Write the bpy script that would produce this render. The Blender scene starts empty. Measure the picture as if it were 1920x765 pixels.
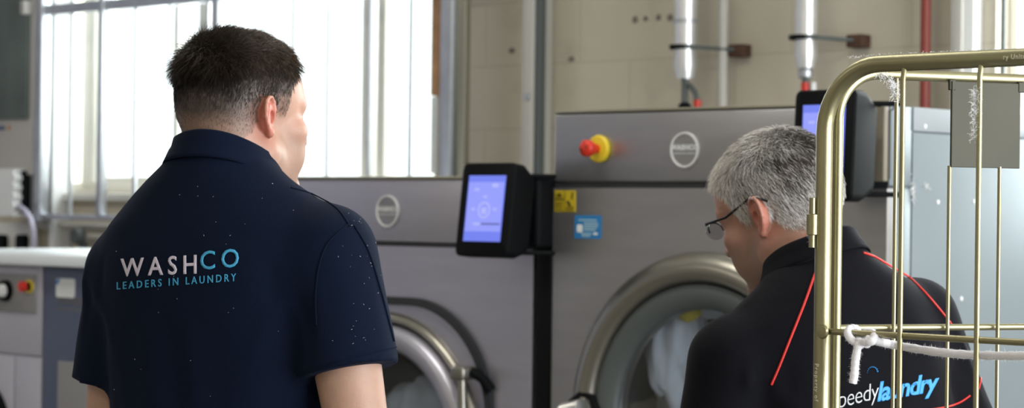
import bpy, bmesh, math, random
import numpy as np
from mathutils import Vector, Matrix, Euler
from mathutils.bvhtree import BVHTree
random.seed(7); rng = np.random.default_rng(7)
PI = math.pi
scn = bpy.context.scene
COL = scn.collection

# ------------------------------------------------------------------ camera, world, light, exposure
CAM_H, FPX, ROLL = 1.5, 4305.0, 0.013
PITCH = math.atan(17.5/FPX)
cam_d = bpy.data.cameras.new('camera'); cam = bpy.data.objects.new('camera', cam_d); COL.objects.link(cam)
cam_d.sensor_width = 36; cam_d.lens = FPX/1920*36; cam_d.clip_end = 200
cam.matrix_world = Matrix.Translation((0, 0, CAM_H)) @ Matrix.Rotation(PI/2+PITCH, 4, 'X') @ Matrix.Rotation(ROLL, 4, 'Z')
cam_d.dof.use_dof = True; cam_d.dof.focus_distance = 3.08; cam_d.dof.aperture_fstop = 7.2; cam_d.dof.aperture_blades = 8
scn.camera = cam
vs = scn.view_settings; vs.view_transform = 'Standard'; vs.look = 'None'; vs.exposure = 0.0; vs.gamma = 1; vs.use_curve_mapping = False
try:
    scn.cycles.use_denoising = True; scn.cycles.max_bounces = 8; scn.cycles.transparent_max_bounces = 24
    scn.cycles.caustics_reflective = False; scn.cycles.caustics_refractive = False
    scn.cycles.sample_clamp_indirect = 6.0
except Exception: pass

TH = math.radians(43)
P0 = Vector((0.0976, 5.6, 0))
DS = Vector((math.cos(TH), -math.sin(TH), 0)); DV = Vector((math.sin(TH), math.cos(TH), 0))
ROOM = Matrix.Translation(P0) @ Matrix.Rotation(-TH, 4, 'Z')     # room axes: x along the back wall, y into it
WALLV = 1.8
world = bpy.data.worlds.new('overcast_sky'); scn.world = world; world.use_nodes = True
bg = world.node_tree.nodes['Background']; bg.inputs[0].default_value = (0.93, 0.97, 1.0, 1); bg.inputs[1].default_value = 2.2

def area(name, s, v, z, w, h, watts, color, aim):
    """a rectangular light in room axes, aimed along the room-space direction"""
    L = bpy.data.lights.new(name, 'AREA'); L.shape = 'RECTANGLE'; L.size = w; L.size_y = h; L.energy = watts; L.color = color
    o = bpy.data.objects.new(name, L); COL.objects.link(o)
    R = Vector(aim).to_track_quat('-Z', 'Y').to_matrix().to_4x4()
    o.matrix_world = ROOM @ Matrix.Translation((s, v, z)) @ R
    return o
area('daylight_through_loading_door', 5.75, -0.6, 1.75, 4.4, 3.0, 260, (0.93, 0.97, 1.0), (-1, 0.0, -0.05))
area('daylight_through_barred_window', -3.35, 2.35, 2.5, 2.6, 1.7, 160, (0.95, 0.98, 1.0), (0, -1, -0.15))
area('daylight_through_side_window', 1.25, 2.35, 2.4, 1.9, 1.7, 130, (0.95, 0.98, 1.0), (0, -1, -0.1))
for q, (ls, lv) in enumerate([(-4.2, -1.0), (0.2, -1.2), (-2.0, -4.6), (3.6, -4.6)]):
    area('ceiling_fill_light', ls, lv, 3.55, 1.5, 0.25, 23, (1.0, 0.95, 0.85), (0, 0, -1))  # unseen overhead lights added as general fill

# ------------------------------------------------------------------ pixel helpers
CM = cam.matrix_world.to_3x3()
def ray(x, y): return CM @ Vector(((x-960)/FPX, -(y-382.5)/FPX, -1))
def at(x, y, Y):
    r = ray(x, y); return Vector((0, 0, CAM_H)) + r*(Y/r.y)
RI = ROOM.inverted()
def fp(x, y, v=0.0):
    """room coordinates (s, v, z) of the point of the plane v=const seen at pixel (x, y)"""
    o = RI @ Vector((0, 0, CAM_H)); r = RI.to_3x3() @ ray(x, y)
    p = o + r*((v-o.y)/r.y); return p
def fs(x, s, y=400):
    o = RI @ Vector((0, 0, CAM_H)); r = RI.to_3x3() @ ray(x, y)
    return o + r*((s-o.x)/r.x)

# ------------------------------------------------------------------ materials
def _new(name):
    m = bpy.data.materials.new(name); m.use_nodes = True
    return m, m.node_tree.nodes, m.node_tree.links, m.node_tree.nodes['Principled BSDF']
def mat(name, col, rough=0.5, metal=0.0, noise=0.0, nscale=8.0, bump=0.0, bscale=60.0, spec=0.5, emit=None, estr=0.0, col2=None, sheen=0.0, stretch=None, sss=0.0, coat=0.0, detail=4):
    m, N, L, b = _new(name)
    b.inputs['Base Color'].default_value = (*col, 1); b.inputs['Roughness'].default_value = rough
    b.inputs['Metallic'].default_value = metal; b.inputs['Specular IOR Level'].default_value = spec
    if sheen: b.inputs['Sheen Weight'].default_value = sheen
    if coat: b.inputs['Coat Weight'].default_value = coat
    if sss:
        b.inputs['Subsurface Weight'].default_value = sss; b.inputs['Subsurface Radius'].default_value = (0.02, 0.008, 0.004); b.inputs['Subsurface Scale'].default_value = 0.4
    if emit: b.inputs['Emission Color'].default_value = (*emit, 1); b.inputs['Emission Strength'].default_value = estr
    if noise or bump:
        tc = N.new('ShaderNodeTexCoord'); mp = N.new('ShaderNodeMapping'); L.new(tc.outputs['Object'], mp.inputs[0])
        if stretch: mp.inputs['Scale'].default_value = stretch
    if noise:
        n = N.new('ShaderNodeTexNoise'); n.inputs['Scale'].default_value = nscale; n.inputs['Detail'].default_value = detail; L.new(mp.outputs[0], n.inputs[0])
        r = N.new('ShaderNodeMapRange'); r.inputs[1].default_value = 0.3; r.inputs[2].default_value = 0.7; L.new(n.outputs[0], r.inputs[0])
        x = N.new('ShaderNodeMix'); x.data_type = 'RGBA'
        c2 = col2 if col2 else tuple(c*(1-noise) for c in col)
        x.inputs[6].default_value = (*col, 1); x.inputs[7].default_value = (*c2, 1); L.new(r.outputs[0], x.inputs[0]); L.new(x.outputs[2], b.inputs['Base Color'])
    if bump:
        n2 = N.new('ShaderNodeTexNoise'); n2.inputs['Scale'].default_value = bscale; n2.inputs['Detail'].default_value = 5; L.new(mp.outputs[0], n2.inputs[0])
        bp = N.new('ShaderNodeBump'); bp.inputs['Strength'].default_value = bump; bp.inputs['Distance'].default_value = 0.002; L.new(n2.outputs[0], bp.inputs['Height']); L.new(bp.outputs[0], b.inputs['Normal'])
    return m
def glass(name, tint=(1, 1, 1), gloss=0.12, rough=0.02):
    m, N, L, b = _new(name)
    t = N.new('ShaderNodeBsdfTransparent'); t.inputs[0].default_value = (*tint, 1)
    g = N.new('ShaderNodeBsdfGlossy'); g.inputs['Roughness'].default_value = rough
    x = N.new('ShaderNodeMixShader'); x.inputs[0].default_value = gloss
    L.new(t.outputs[0], x.inputs[1]); L.new(g.outputs[0], x.inputs[2]); L.new(x.outputs[0], N['Material Output'].inputs[0])
    return m

M = {}
M['wall'] = mat('painted_cream_brick', (0.53, 0.48, 0.385), 0.8, noise=1, col2=(0.46, 0.415, 0.33), nscale=1.6, bump=0.3, bscale=14)
def wall_mat():
    m = mat('painted_cream_blockwork', (0.63, 0.57, 0.46), 0.8, noise=1, col2=(0.56, 0.505, 0.40), nscale=1.6, bump=0.3, bscale=14)
    N, L = m.node_tree.nodes, m.node_tree.links; b = N['Principled BSDF']; tc = N.new('ShaderNodeTexCoord'); sp = N.new('ShaderNodeSeparateXYZ'); L.new(tc.outputs['Object'], sp.inputs[0])
    ad = N.new('ShaderNodeMath'); L.new(sp.outputs[0], ad.inputs[0]); L.new(sp.outputs[1], ad.inputs[1])
    cb = N.new('ShaderNodeCombineXYZ'); L.new(ad.outputs[0], cb.inputs[0]); L.new(sp.outputs[2], cb.inputs[1])
    br = N.new('ShaderNodeTexBrick'); br.inputs['Scale'].default_value = 1; br.inputs['Brick Width'].default_value = .45; br.inputs['Row Height'].default_value = .225; br.inputs['Mortar Size'].default_value = .005; br.inputs['Mortar Smooth'].default_value = .6
    br.inputs['Color1'].default_value = (1, 1, 1, 1); br.inputs['Color2'].default_value = (.97, .97, .97, 1); br.inputs['Mortar'].default_value = (.86, .85, .83, 1); L.new(cb.outputs[0], br.inputs[0])
    n = N.new('ShaderNodeTexNoise'); n.inputs['Scale'].default_value = 4.5; n.inputs['Detail'].default_value = 6; L.new(tc.outputs['Object'], n.inputs[0])
    r = N.new('ShaderNodeMapRange'); r.inputs[1].default_value = .60; r.inputs[2].default_value = .75; r.inputs[3].default_value = 1; r.inputs[4].default_value = .84; L.new(n.outputs[0], r.inputs[0])
    src = b.inputs['Base Color'].links[0].from_socket
    x = N.new('ShaderNodeMix'); x.data_type = 'RGBA'; x.blend_type = 'MULTIPLY'; x.inputs[0].default_value = 1; L.new(src, x.inputs[6]); L.new(br.outputs[0], x.inputs[7])
    y = N.new('ShaderNodeMix'); y.data_type = 'RGBA'; y.blend_type = 'MULTIPLY'; y.inputs[0].default_value = 1; L.new(x.outputs[2], y.inputs[6]); L.new(r.outputs[0], y.inputs[7]); L.new(y.outputs[2], b.inputs['Base Color'])
    return m
M['wall'] = wall_mat()
M['floor'] = mat('grey_concrete', (0.25, 0.24, 0.22), 0.6, noise=.25, nscale=3, bump=.2)
M['ceil'] = mat('white_ceiling_board', (0.7, 0.68, 0.62), 0.9, noise=.06, nscale=1)
M['steel'] = mat('brushed_stainless_steel', (0.43, 0.425, 0.445), 0.36, 0.85, noise=.10, nscale=5, stretch=(1, 1, 6))
M['steel_lilac_reflection'] = mat('stainless_steel_with_lilac_reflection', (0.53, 0.52, 0.60), 0.38, 0.8, noise=.08, nscale=5, stretch=(1, 1, 6))  # same steel as the dryer, with a lilac reflection put into its colour
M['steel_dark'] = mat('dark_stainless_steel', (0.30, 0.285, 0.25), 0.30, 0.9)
M['steel_bright'] = mat('polished_steel', (0.80, 0.78, 0.75), 0.3, 0.9)
M['badge_rim'] = mat('satin_silver_rim', (0.85, 0.85, 0.87), 0.5, 0.5)
M['wall_left'] = mat('blue_grey_reflector_wall', (0.52, 0.53, 0.66), 0.7, noise=.1)  # tint given to the unseen wall so the steel fronts reflect it
M['olive_trim'] = mat('brushed_edge_trim', (0.36, 0.34, 0.27), 0.4, 0.8)
M['black'] = mat('black_plastic', (0.0025, 0.003, 0.004), 0.6, spec=.12)
M['black_soft'] = mat('black_rubber', (0.02, 0.022, 0.026), 0.6)
M['side_paint'] = mat('pale_blue_grey_enamel', (0.19, 0.225, 0.25), 0.42, 0.2, noise=.08, nscale=4)
M['side_paint_light'] = mat('pale_grey_enamel_edge', (0.30, 0.33, 0.355), 0.4, 0.2)
M['white'] = mat('white_enamel', (0.78, 0.79, 0.80), 0.35)
M['white_paint'] = mat('white_gloss_paint', (0.80, 0.79, 0.74), 0.45, noise=.06, nscale=6)
M['lilac_front'] = mat('pale_lilac_grey_enamel', (0.48, 0.47, 0.55), 0.4, 0.1, noise=.06, nscale=5)
M['grey_panel'] = mat('grey_plastic', (0.27, 0.265, 0.27), 0.5)
M['blue_panel'] = mat('dark_blue_grey_enamel', (0.075, 0.095, 0.165), 0.45, noise=.08, nscale=6)
M['red'] = mat('red_plastic', (0.62, 0.03, 0.015), 0.35)
M['dark_red'] = mat('oxide_red_paint', (0.22, 0.035, 0.025), 0.5)
M['yellow'] = mat('yellow_plastic', (0.78, 0.58, 0.03), 0.4)
M['yellow_label'] = mat('yellow_label', (0.58, 0.43, 0.02), 0.5)
M['blue_label'] = mat('blue_label', (0.02, 0.20, 0.50), 0.45)
M['label_white'] = mat('label_print_white', (0.75, 0.78, 0.8), 0.5)
M['label_dim'] = mat('label_print_pale_blue', (0.30, 0.50, 0.65), 0.5)
M['label_black'] = mat('label_print_black', (0.05, 0.045, 0.01), 0.6)
M['galv'] = mat('galvanised_steel', (0.52, 0.54, 0.58), 0.38, 0.75, noise=.12, nscale=20)
M['galv_dark'] = mat('weathered_dark_steel', (0.10, 0.115, 0.115), 0.55, 0.3)
M['foil'] = mat('crinkled_foil_lagging', (0.80, 0.80, 0.82), 0.34, 0.7, bump=1.0, bscale=25)
M['pipe_grey'] = mat('grey_painted_pipe', (0.50, 0.48, 0.44), 0.45)
M['stain_brown'] = mat('rusty_brown_bracket', (0.10, 0.045, 0.025), 0.8, noise=.5, nscale=40)
M['stain'] = mat('grey_wall_mark', (0.20, 0.175, 0.145), 0.9)
M['board'] = mat('dark_green_grey_board', (0.075, 0.095, 0.088), 0.6, noise=1, col2=(0.115, 0.14, 0.13), nscale=5)
M['cabinet'] = mat('warm_grey_cabinet_paint', (0.44, 0.42, 0.40), 0.5)
M['worktop'] = mat('bluish_white_laminate', (0.86, 0.91, 0.97), .3)
M['taupe'] = mat('taupe_streak_cover', (0.20, 0.175, 0.13), .5)
M['orange_brick'] = mat('orange_brick', (0.58, 0.33, 0.18), 0.8, noise=.4, nscale=14)
M['cable'] = mat('lavender_cable', (0.42, 0.40, 0.52), 0.5)
M['gold'] = mat('yellow_passivated_zinc', (0.37, 0.35, 0.215), 0.36, 0.92, noise=1, col2=(0.32, 0.285, 0.17), nscale=9, bump=.08, bscale=200)
M['gold_plate'] = mat('dull_zinc_plate', (0.060, 0.058, 0.040), 0.55, 0.1, noise=1, col2=(0.072, 0.066, 0.046), spec=.3, nscale=9)
M['lint'] = mat('white_lint', (0.85, 0.85, 0.86), 0.9, sheen=.3)
M['rope'] = mat('fluffy_white_cotton', (0.95, 0.93, 0.99), 0.95, sheen=.6, bump=.3, bscale=300, sss=.0)
M['cloth'] = mat('white_laundry_cotton', (0.80, 0.82, 0.86), 0.9, sheen=.2)
M['yellow_cloth'] = mat('yellow_laundry_cotton', (0.8, 0.62, 0.05), 0.9)
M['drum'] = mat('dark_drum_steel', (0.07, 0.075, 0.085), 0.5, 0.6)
M['pane'] = glass('window_pane_glass', (0.97, 1, 0.985), .05)
M['door_glass'] = glass('door_glass', (0.86, 0.89, 0.93), .07, .04)
M['lens'] = glass('spectacle_lens', (0.93, 0.95, 0.97), .22)
def screen_mat():
    m, N, L, b = _new('lit_blue_screen')
    b.inputs['Base Color'].default_value = (0.02, 0.03, 0.1, 1); b.inputs['Roughness'].default_value = .25
    b.inputs['Emission Color'].default_value = (0.17, 0.22, 0.86, 1); b.inputs['Emission Strength'].default_value = 0.95
    return m
M['screen'] = screen_mat()
M['screen_light'] = mat('lit_screen_pale', (0.1, 0.1, 0.2), .3, emit=(0.42, 0.46, 0.92), estr=.9)
M['screen_mid'] = mat('lit_screen_band', (0.1, 0.1, 0.2), .3, emit=(0.10, 0.24, 0.82), estr=.9)
M['screen_dark'] = mat('lit_screen_bar', (0.05, 0.05, 0.1), .3, emit=(0.10, 0.10, 0.34), estr=.9)
M['lamp'] = mat('fill_tube_diffuser', (0.9, 0.9, 0.9), .5, emit=(1, .95, .86), estr=4)  # glow of the added ceiling fill tubes

# ------------------------------------------------------------------ object helpers
ID = Matrix.Identity(4)
def tag(o, label=None, cat=None, group=None, kind=None):
    if label: o['label'] = label
    if cat: o['category'] = cat
    if group: o['group'] = group
    if kind: o['kind'] = kind
    return o
BASE = {}
def thing(name, base, label, cat, group=None, frame=ROOM):
    o = bpy.data.objects.new(name, None); COL.objects.link(o); o.empty_display_size = .1
    base = Vector(base); o.matrix_world = frame @ Matrix.Translation(base); BASE[o.name] = base
    return tag(o, label, cat, group)
def obj(name, bm, m, parent=None, frame=ROOM, smooth=None, label=None, base=None):
    """link the bmesh (in frame coordinates) as one object; the origin goes to the base of a top-level mesh"""
    if isinstance(bm, bmesh.types.BMesh):
        bmesh.ops.recalc_face_normals(bm, faces=bm.faces)
        me = bpy.data.meshes.new(name); bm.to_mesh(me); bm.free()
    else: me = bm
    mats = m if isinstance(m, (list, tuple)) else [m]
    for mm in mats: me.materials.append(M[mm] if isinstance(mm, str) else mm)
    o = bpy.data.objects.new(name, me); COL.objects.link(o)
    co = np.empty(len(me.vertices)*3); me.vertices.foreach_get('co', co); co = co.reshape(-1, 3)
    if parent is not None: off = BASE[parent.name].copy()
    else: off = Vector(((co[:, 0].min()+co[:, 0].max())/2, (co[:, 1].min()+co[:, 1].max())/2, co[:, 2].min()))
    if base is not None and parent is None: off = Vector(base)
    me.transform(Matrix.Translation(-off)); BASE[o.name] = off
    if parent is not None: o.parent = parent
    else: o.matrix_world = frame @ Matrix.Translation(off)
    if smooth is None: smooth = 35
    if smooth:
        me.shade_smooth()
        if smooth < 180: me.set_sharp_from_angle(angle=math.radians(smooth))
    if label: o['label'] = label
    return o
def sub(name, bm, m, parent, **k):
    """a part whose parent part was itself made with obj(): keeps coordinates by reusing the parent's base"""
    return obj(name, bm, m, parent, **k)
def struct(name, bm, m, **k): return tag(obj(name, bm, m, **k), kind='structure')
def B(): return bmesh.new()
def box(bm, x0, x1, y0, y1, z0, z1, bev=0.0, seg=2, mi=0):
    v = [bm.verts.new(p) for p in ((x0,y0,z0),(x1,y0,z0),(x1,y1,z0),(x0,y1,z0),(x0,y0,z1),(x1,y0,z1),(x1,y1,z1),(x0,y1,z1))]
    F = [bm.faces.new([v[i] for i in q]) for q in ((0,3,2,1),(4,5,6,7),(0,1,5,4),(1,2,6,5),(2,3,7,6),(3,0,4,7))]
    for f in F: f.material_index = mi
    if bev:
        E = set(e for f in F for e in f.edges)
        r = bmesh.ops.bevel(bm, geom=list(E), offset=bev, segments=seg, affect='EDGES', profile=.5)
        for f in r['faces']: f.material_index = mi
    return bm
def frame_dirs(d):
    d = Vector(d).normalized(); a = Vector((0, 0, 1)) if abs(d.z) < .9 else Vector((1, 0, 0))
    u = d.cross(a).normalized(); return u, d.cross(u).normalized()
def tube(bm, pts, r, seg=12, cap=True, closed=False, mi=0):
    """round tube through the points; r is one radius or one per point"""
    pts = [Vector(p) for p in pts]; n = len(pts)
    rs = r if isinstance(r, (list, tuple)) else [r]*n
    rings = []; u = None
    for i, p in enumerate(pts):
        if closed: d = pts[(i+1) % n]-pts[i-1]
        else: d = pts[min(i+1, n-1)]-pts[max(i-1, 0)]
        if u is None: u, w = frame_dirs(d)
        else:
            d.normalize(); u = (u-d*u.dot(d)).normalized(); w = d.cross(u)
        w = d.normalized().cross(u)
        rings.append([bm.verts.new(p+(u*math.cos(2*PI*k/seg)+w*math.sin(2*PI*k/seg))*rs[i]) for k in range(seg)])
    for i in range(n if closed else n-1):
        a, b2 = rings[i], rings[(i+1) % n]
        for k in range(seg):
            f = bm.faces.new((a[k], a[(k+1) % seg], b2[(k+1) % seg], b2[k])); f.material_index = mi
    if cap and not closed:
        bm.faces.new(rings[0]).material_index = mi; bm.faces.new(rings[-1][::-1]).material_index = mi
    return bm
def lathe(bm, prof, c, axis='y', seg=48, closed=True, mi=0):
    """revolve (radius, offset along the axis) pairs about an axis through c; axis 'y' = into the wall"""
    c = Vector(c); rings = []
    for (r, t) in prof:
        ring = []
        for k in range(seg):
            a = 2*PI*k/seg
            if axis == 'y': p = Vector((r*math.cos(a), t, r*math.sin(a)))
            elif axis == 'x': p = Vector((t, r*math.cos(a), r*math.sin(a)))
            else: p = Vector((r*math.cos(a), r*math.sin(a), t))
            ring.append(bm.verts.new(c+p))
        rings.append(ring)
    for a, b2 in zip(rings[:-1], rings[1:]):
        for k in range(seg):
            f = bm.faces.new((a[k], a[(k+1) % seg], b2[(k+1) % seg], b2[k])); f.material_index = mi
    if closed:
        for rg in (rings[0], rings[-1]):
            if (rg[0].co-rg[seg//2].co).length > 1e-5: bm.faces.new(rg).material_index = mi
    bmesh.ops.remove_doubles(bm, verts=[v for rg in (rings[0], rings[-1]) for v in rg], dist=1e-6)
    return bm
def prism(bm, pts, y0, y1, mi=0):
    """outline of (x, z) pairs extruded along y"""
    a = [bm.verts.new((x, y0, z)) for x, z in pts]; b2 = [bm.verts.new((x, y1, z)) for x, z in pts]; n = len(pts)
    for k in range(n): bm.faces.new((a[k], a[(k+1) % n], b2[(k+1) % n], b2[k])).material_index = mi
    bm.faces.new(a).material_index = mi; bm.faces.new(b2[::-1]).material_index = mi
    return bm
def rrect(x0, x1, z0, z1, r, n=6):
    out = []
    for cx, cz, a0 in ((x1-r, z1-r, 0), (x0+r, z1-r, 90), (x0+r, z0+r, 180), (x1-r, z0+r, 270)):
        for k in range(n+1):
            a = math.radians(a0+90*k/n); out.append((cx+r*math.cos(a), cz+r*math.sin(a)))
    return out
def band(bm, outer, inner, y0, y1, mi=0):
    """closed ring between two outlines with the same number of (x, z) points"""
    n = len(outer)
    L = [[bm.verts.new((x, y, z)) for x, z in o] for o, y in ((outer, y0), (outer, y1), (inner, y1), (inner, y0))]
    for i in range(4):
        a, b2 = L[i], L[(i+1) % 4]
        for k in range(n): bm.faces.new((a[k], a[(k+1) % n], b2[(k+1) % n], b2[k])).material_index = mi
    return bm
def text_mesh(body, size, depth=0.0, bold=0.0, track=1.0, shear=0.0, align='CENTER'):
    cu = bpy.data.curves.new('txt', 'FONT'); cu.body = body; cu.size = size; cu.extrude = depth; cu.offset = bold
    cu.space_character = track; cu.shear = shear; cu.align_x = align; cu.align_y = 'CENTER'; cu.resolution_u = 3
    o = bpy.data.objects.new('txt', cu); COL.objects.link(o)
    bpy.context.view_layer.update()
    me = bpy.data.meshes.new_from_object(o.evaluated_get(bpy.context.evaluated_depsgraph_get()))
    bpy.data.objects.remove(o); bpy.data.curves.remove(cu)
    return me
def text_on_face(bm, body, size, cx, y, cz, bold=0, track=1.0, depth=.0004, mi=0, sx=1.0):
    me = text_mesh(body, size, depth, bold, track)
    nf = len(bm.faces); me.transform(Matrix.Translation((cx, y, cz)) @ Matrix.Rotation(PI/2, 4, 'X') @ Matrix.Diagonal((sx, 1, 1, 1)))
    bm.from_mesh(me); bpy.data.meshes.remove(me)
    bm.faces.ensure_lookup_table()
    for f in bm.faces[nf:]: f.material_index = mi
    return bm
# ------------------------------------------------------------------ the room
S0, S1, V0, V1, ZC = -6.1, 5.6, -7.0, WALLV, 3.7
bm = B(); box(bm, S0-.2, S1+.2, V0-.2, V1+.25, -.15, 0); struct('floor', bm, 'floor')
bm = B(); box(bm, S0-.2, S1+.2, V0-.2, V1+.25, ZC, ZC+.15); struct('ceiling', bm, 'ceil')
w1a, w1b = fp(88, 300, V1).x, fp(817, 100, V1).x         # barred window
w1z = fp(120, 361, V1).z; w1t = 3.05
w2a = fp(1868, 60, V1).x; w2b = w2a+1.9; w2z = 1.62; w2t = 3.05
def wall_open(name, horiz, lo, hi, th, holes, m='wall'):
    """a wall along s (horiz) or along v with rectangular holes (a, b, z0, z1)"""
    bm = B()
    def bx(a, b, z0, z1):
        if b-a < 1e-4 or z1-z0 < 1e-4: return
        if horiz: box(bm, a, b, th[0], th[1], z0, z1)
        else: box(bm, th[0], th[1], a, b, z0, z1)
    cur = lo
    for (a, b, z0, z1) in sorted(holes):
        bx(cur, a, 0, ZC); bx(a, b, 0, z0); bx(a, b, z1, ZC); cur = b
    bx(cur, hi, 0, ZC)
    return struct(name, bm, m)
wall_open('wall_back', True, S0, S1, (V1, V1+.2), [(w1a, w1b, w1z, w1t), (w2a, w2b, w2z, w2t)])
wall_open('wall_left', False, V0, V1, (S0-.2, S0), [], 'wall_left')
wall_open('wall_right', False, V0, V1, (S1, S1+.2), [(-2.8, 1.6, 0.02, 3.3)])
wall_open('wall_front', True, S0, S1, (V0-.2, V0), [])

def window(name, a, b, z0, z1, mull, trans, v=V1, wdt=.05, low=None):
    """painted window frame with mullions (centre, width) and transoms, panes as child"""
    t = thing(name, ((a+b)/2, v+.1, z0), None, None); t['kind'] = 'structure'
    bm = B(); y0, y1 = v+.07, v+.14
    box(bm, a, b, y0, y1, z0, z0+.045, .006); box(bm, a, b, y0, y1, z1-wdt, z1, .006)
    box(bm, a, a+.03, y0, y1, z0+.045, z1-wdt, .006); box(bm, b-.03, b, y0, y1, z0+.045, z1-wdt, .006)
    for (c, w) in mull: box(bm, c-w/2, c+w/2, y0-.012, y1-.002, z0+.03, z1-.03, .006)
    for (c, d, z, w) in trans: box(bm, c, d, y0+.004, y1-.006, z-w/2, z+w/2, .004)
    obj('window_frame', bm, 'white_paint', t)
    bm = B(); box(bm, a+.01, b-.01, v+.10, v+.105, z0+.01, z1-.01); obj('pane', bm, 'pane', t)
    bm = B(); box(bm, a-.03, b+.03, v-.045, v+.068, z0-.035, z0-.002, .005); obj('window_sill', bm, 'white_paint', t)
    return t
X = lambda x: fp(x, 200, V1+.1).x
m1 = [(X(178), .075), (X(203), .04), (X(343), .03), (X(392), .05), (X(700), .05), (X(728), .045)]
za = fp(300, 343, V1+.1).z
window('window_1', w1a, w1b, w1z, w1t, m1, [(X(205), X(343), za, .05), (X(392), X(698), w1z+.03, .05), (w1a, w1b, 2.62, .05)])
q = fp(113, 75, V1+.05); W1 = bpy.data.objects['window_1']
bm = B(); box(bm, q.x-.014, q.x+.014, V1+.04, V1+.068, q.z-.028, q.z+.028, .004); box(bm, q.x-.004, q.x+.004, V1+.045, V1+.099, q.z-.012, q.z+.012, .002); obj('window_catch', bm, 'galv_dark', W1)
window('window_2', w2a, w2b, w2z, w2t, [(w2a+.9, .05)], [(w2a, w2b, 2.62, .05)])
bm = B(); box(bm, S1+.02, S1+.14, -2.86, -2.8, 0, 3.36); box(bm, S1+.02, S1+.14, 1.6, 1.66, 0, 3.36); box(bm, S1+.02, S1+.14, -2.86, 1.66, 3.3, 3.36); struct('trim_1', bm, 'galv')
# outside: pale rendered wall of the neighbouring building far behind the barred window is lost in the white light

# ---- security grille in front of the barred window
v = V1-.16
gl, gr = fp(74, 200, v).x, fp(841, 200, v).x
gt = fp(170, 12, v).z; gb = fp(190, 409, v).z
G = thing('security_grille', ((gl+gr)/2, v, gb), 'galvanised steel security grille of upright bars fixed across the bright window', 'grille')
zt = 3.25
bm = B(); box(bm, fp(66, 200, v).x, fp(84, 200, v).x, v-.02, v+.03, gb-.02, zt, .004); obj('upright_post', bm, 'galv', G)
bm = B(); box(bm, fp(831, 200, v).x, fp(852, 200, v).x, v-.02, v+.03, gb-.02, zt, .004); obj('upright_post', bm, 'galv', G)
bm = B(); box(bm, fp(852.5, 200, v).x, fp(870, 200, v).x, v+.0, v+.03, gb-.02, zt, .004); obj('shaded_post_side', bm, 'olive_trim', G)  # olive strip standing in for the shaded right side of the post
bm = B(); box(bm, gl+.01, gr-.01, v-.008, v+.03, gt-.022, gt+.022, .003); obj('top_rail', bm, 'galv', G)
bm = B(); box(bm, gl+.01, gr-.01, v-.008, v+.03, gb-.008, gb+.014, .003); obj('bottom_rail', bm, 'galv', G)
for (x, w) in ((134, .016), (193, .030), (254, .017), (317, .013), (388, .013), (407, .040), (478, .013), (548, .013), (614, .013), (692, .016), (769, .013)):
    c = fp(x, 200, v).x; bm = B()
    if w > .028: box(bm, c-w/2, c+w/2, v-.02, v+.016, gb+.01, zt, .003)
    else: tube(bm, [(c, v, gb+.01), (c, v, zt)], w/2*1.15, 10)
    obj('bar', bm, 'galv', G)

# ---- steel stanchion (wall channel) with a dark web beside a light flange
v = V1-.1
t = thing('steel_stanchion', (fp(1003, 200, v).x, v, 0), 'tall steel wall stanchion, pale flange and dark web, left of the dryer', 'column')
t['label'] = 'tall steel stanchion with pale flange and dark web between window and dryer'
bm = B(); box(bm, fp(981, 200, v).x, fp(1001, 200, v).x, v-.01, v+.095, 0, ZC-.02, .004); obj('flange', bm, 'pipe_grey', t)
bm = B(); box(bm, fp(1001.5, 200, v).x, fp(1010, 200, v).x, v+.0, v+.035, 0, ZC-.02, .004); obj('web', bm, 'galv_dark', t)
bm = B(); tube(bm, [(fp(992, 182, v).x, v-.009, fp(992, 182, v).z), (fp(992, 182, v).x, v-.018, fp(992, 182, v).z)], .011, 12); obj('bolt', bm, 'galv', t)

# ---- pipes on the back wall
def wpt(x, y, off): p = fp(x, y, V1-off); return Vector((p.x, V1-off, p.z))
def vpipe(name, x, y0, y1, r, m, off, **k):
    p = wpt(x, 150, off); bm = B(); z0 = wpt(x, y0, off).z if y0 is not None else 0.3
    z1 = ZC-.03 if y1 is None else wpt(x, y1, off).z
    return p, bm, z0, z1
def lagged(x, ybot, off, rad, label, mods, ring_y):
    c = wpt(x, 100, off); zb = wpt(x, ybot, off).z
    t = thing('lagged_pipe', (c.x, c.y, zb-.28), label, 'pipe', None)
    bm = B(); n = 40; pts = []; rs = []
    for i in range(n+1):
        z = zb+(ZC-.03-zb)*i/n; pts.append((c.x, c.y, z)); rs.append(rad*(1+.03*math.sin(i*2.3)+.02*math.cos(i*5.1)))
    rs[0] = rad*.8
    tube(bm, pts, rs, 20); obj('foil_lagging', bm, 'foil', t)
    for yr in ring_y:
        z = wpt(x, yr, off).z; bm = B(); lathe(bm, [(rad*.95, -.006), (rad*1.12, -.006), (rad*1.12, .006), (rad*.95, .006)], (c.x, c.y, z), 'z', 24, closed=False)
        obj('tie_band', bm, 'galv', t)
    bm = B(); tube(bm, [(c.x, c.y, zb+.01), (c.x, c.y, zb-.28)], .011, 12)
    obj('pipe_stub', bm, 'galv_dark', t)
    for nm, fn in mods: fn(t, c, zb)
    return t, c, zb
def valve_a(t, c, zb):
    bm = B(); lathe(bm, [(.014, -.045), (.021, -.04), (.021, .02), (.013, .028)], (c.x, c.y, zb-.105), 'z', 16); obj('valve_body', bm, 'black', t)
    bm = B(); tube(bm, [(c.x+.0, c.y, zb-.02), (c.x+.02, c.y, zb-.022), (c.x+.042, c.y, zb-.045), (c.x+.052, c.y, zb-.075)], .009, 10); obj('valve_lever', bm, 'galv_dark', t)
    bm = B(); tube(bm, [(c.x+.052, c.y, zb-.07), (c.x+.054, c.y, zb-.12), (c.x+.056, c.y, zb-.2), (c.x+.05, c.y, zb-.26)], .013, 12); obj('red_hose', bm, 'red', t)
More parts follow.
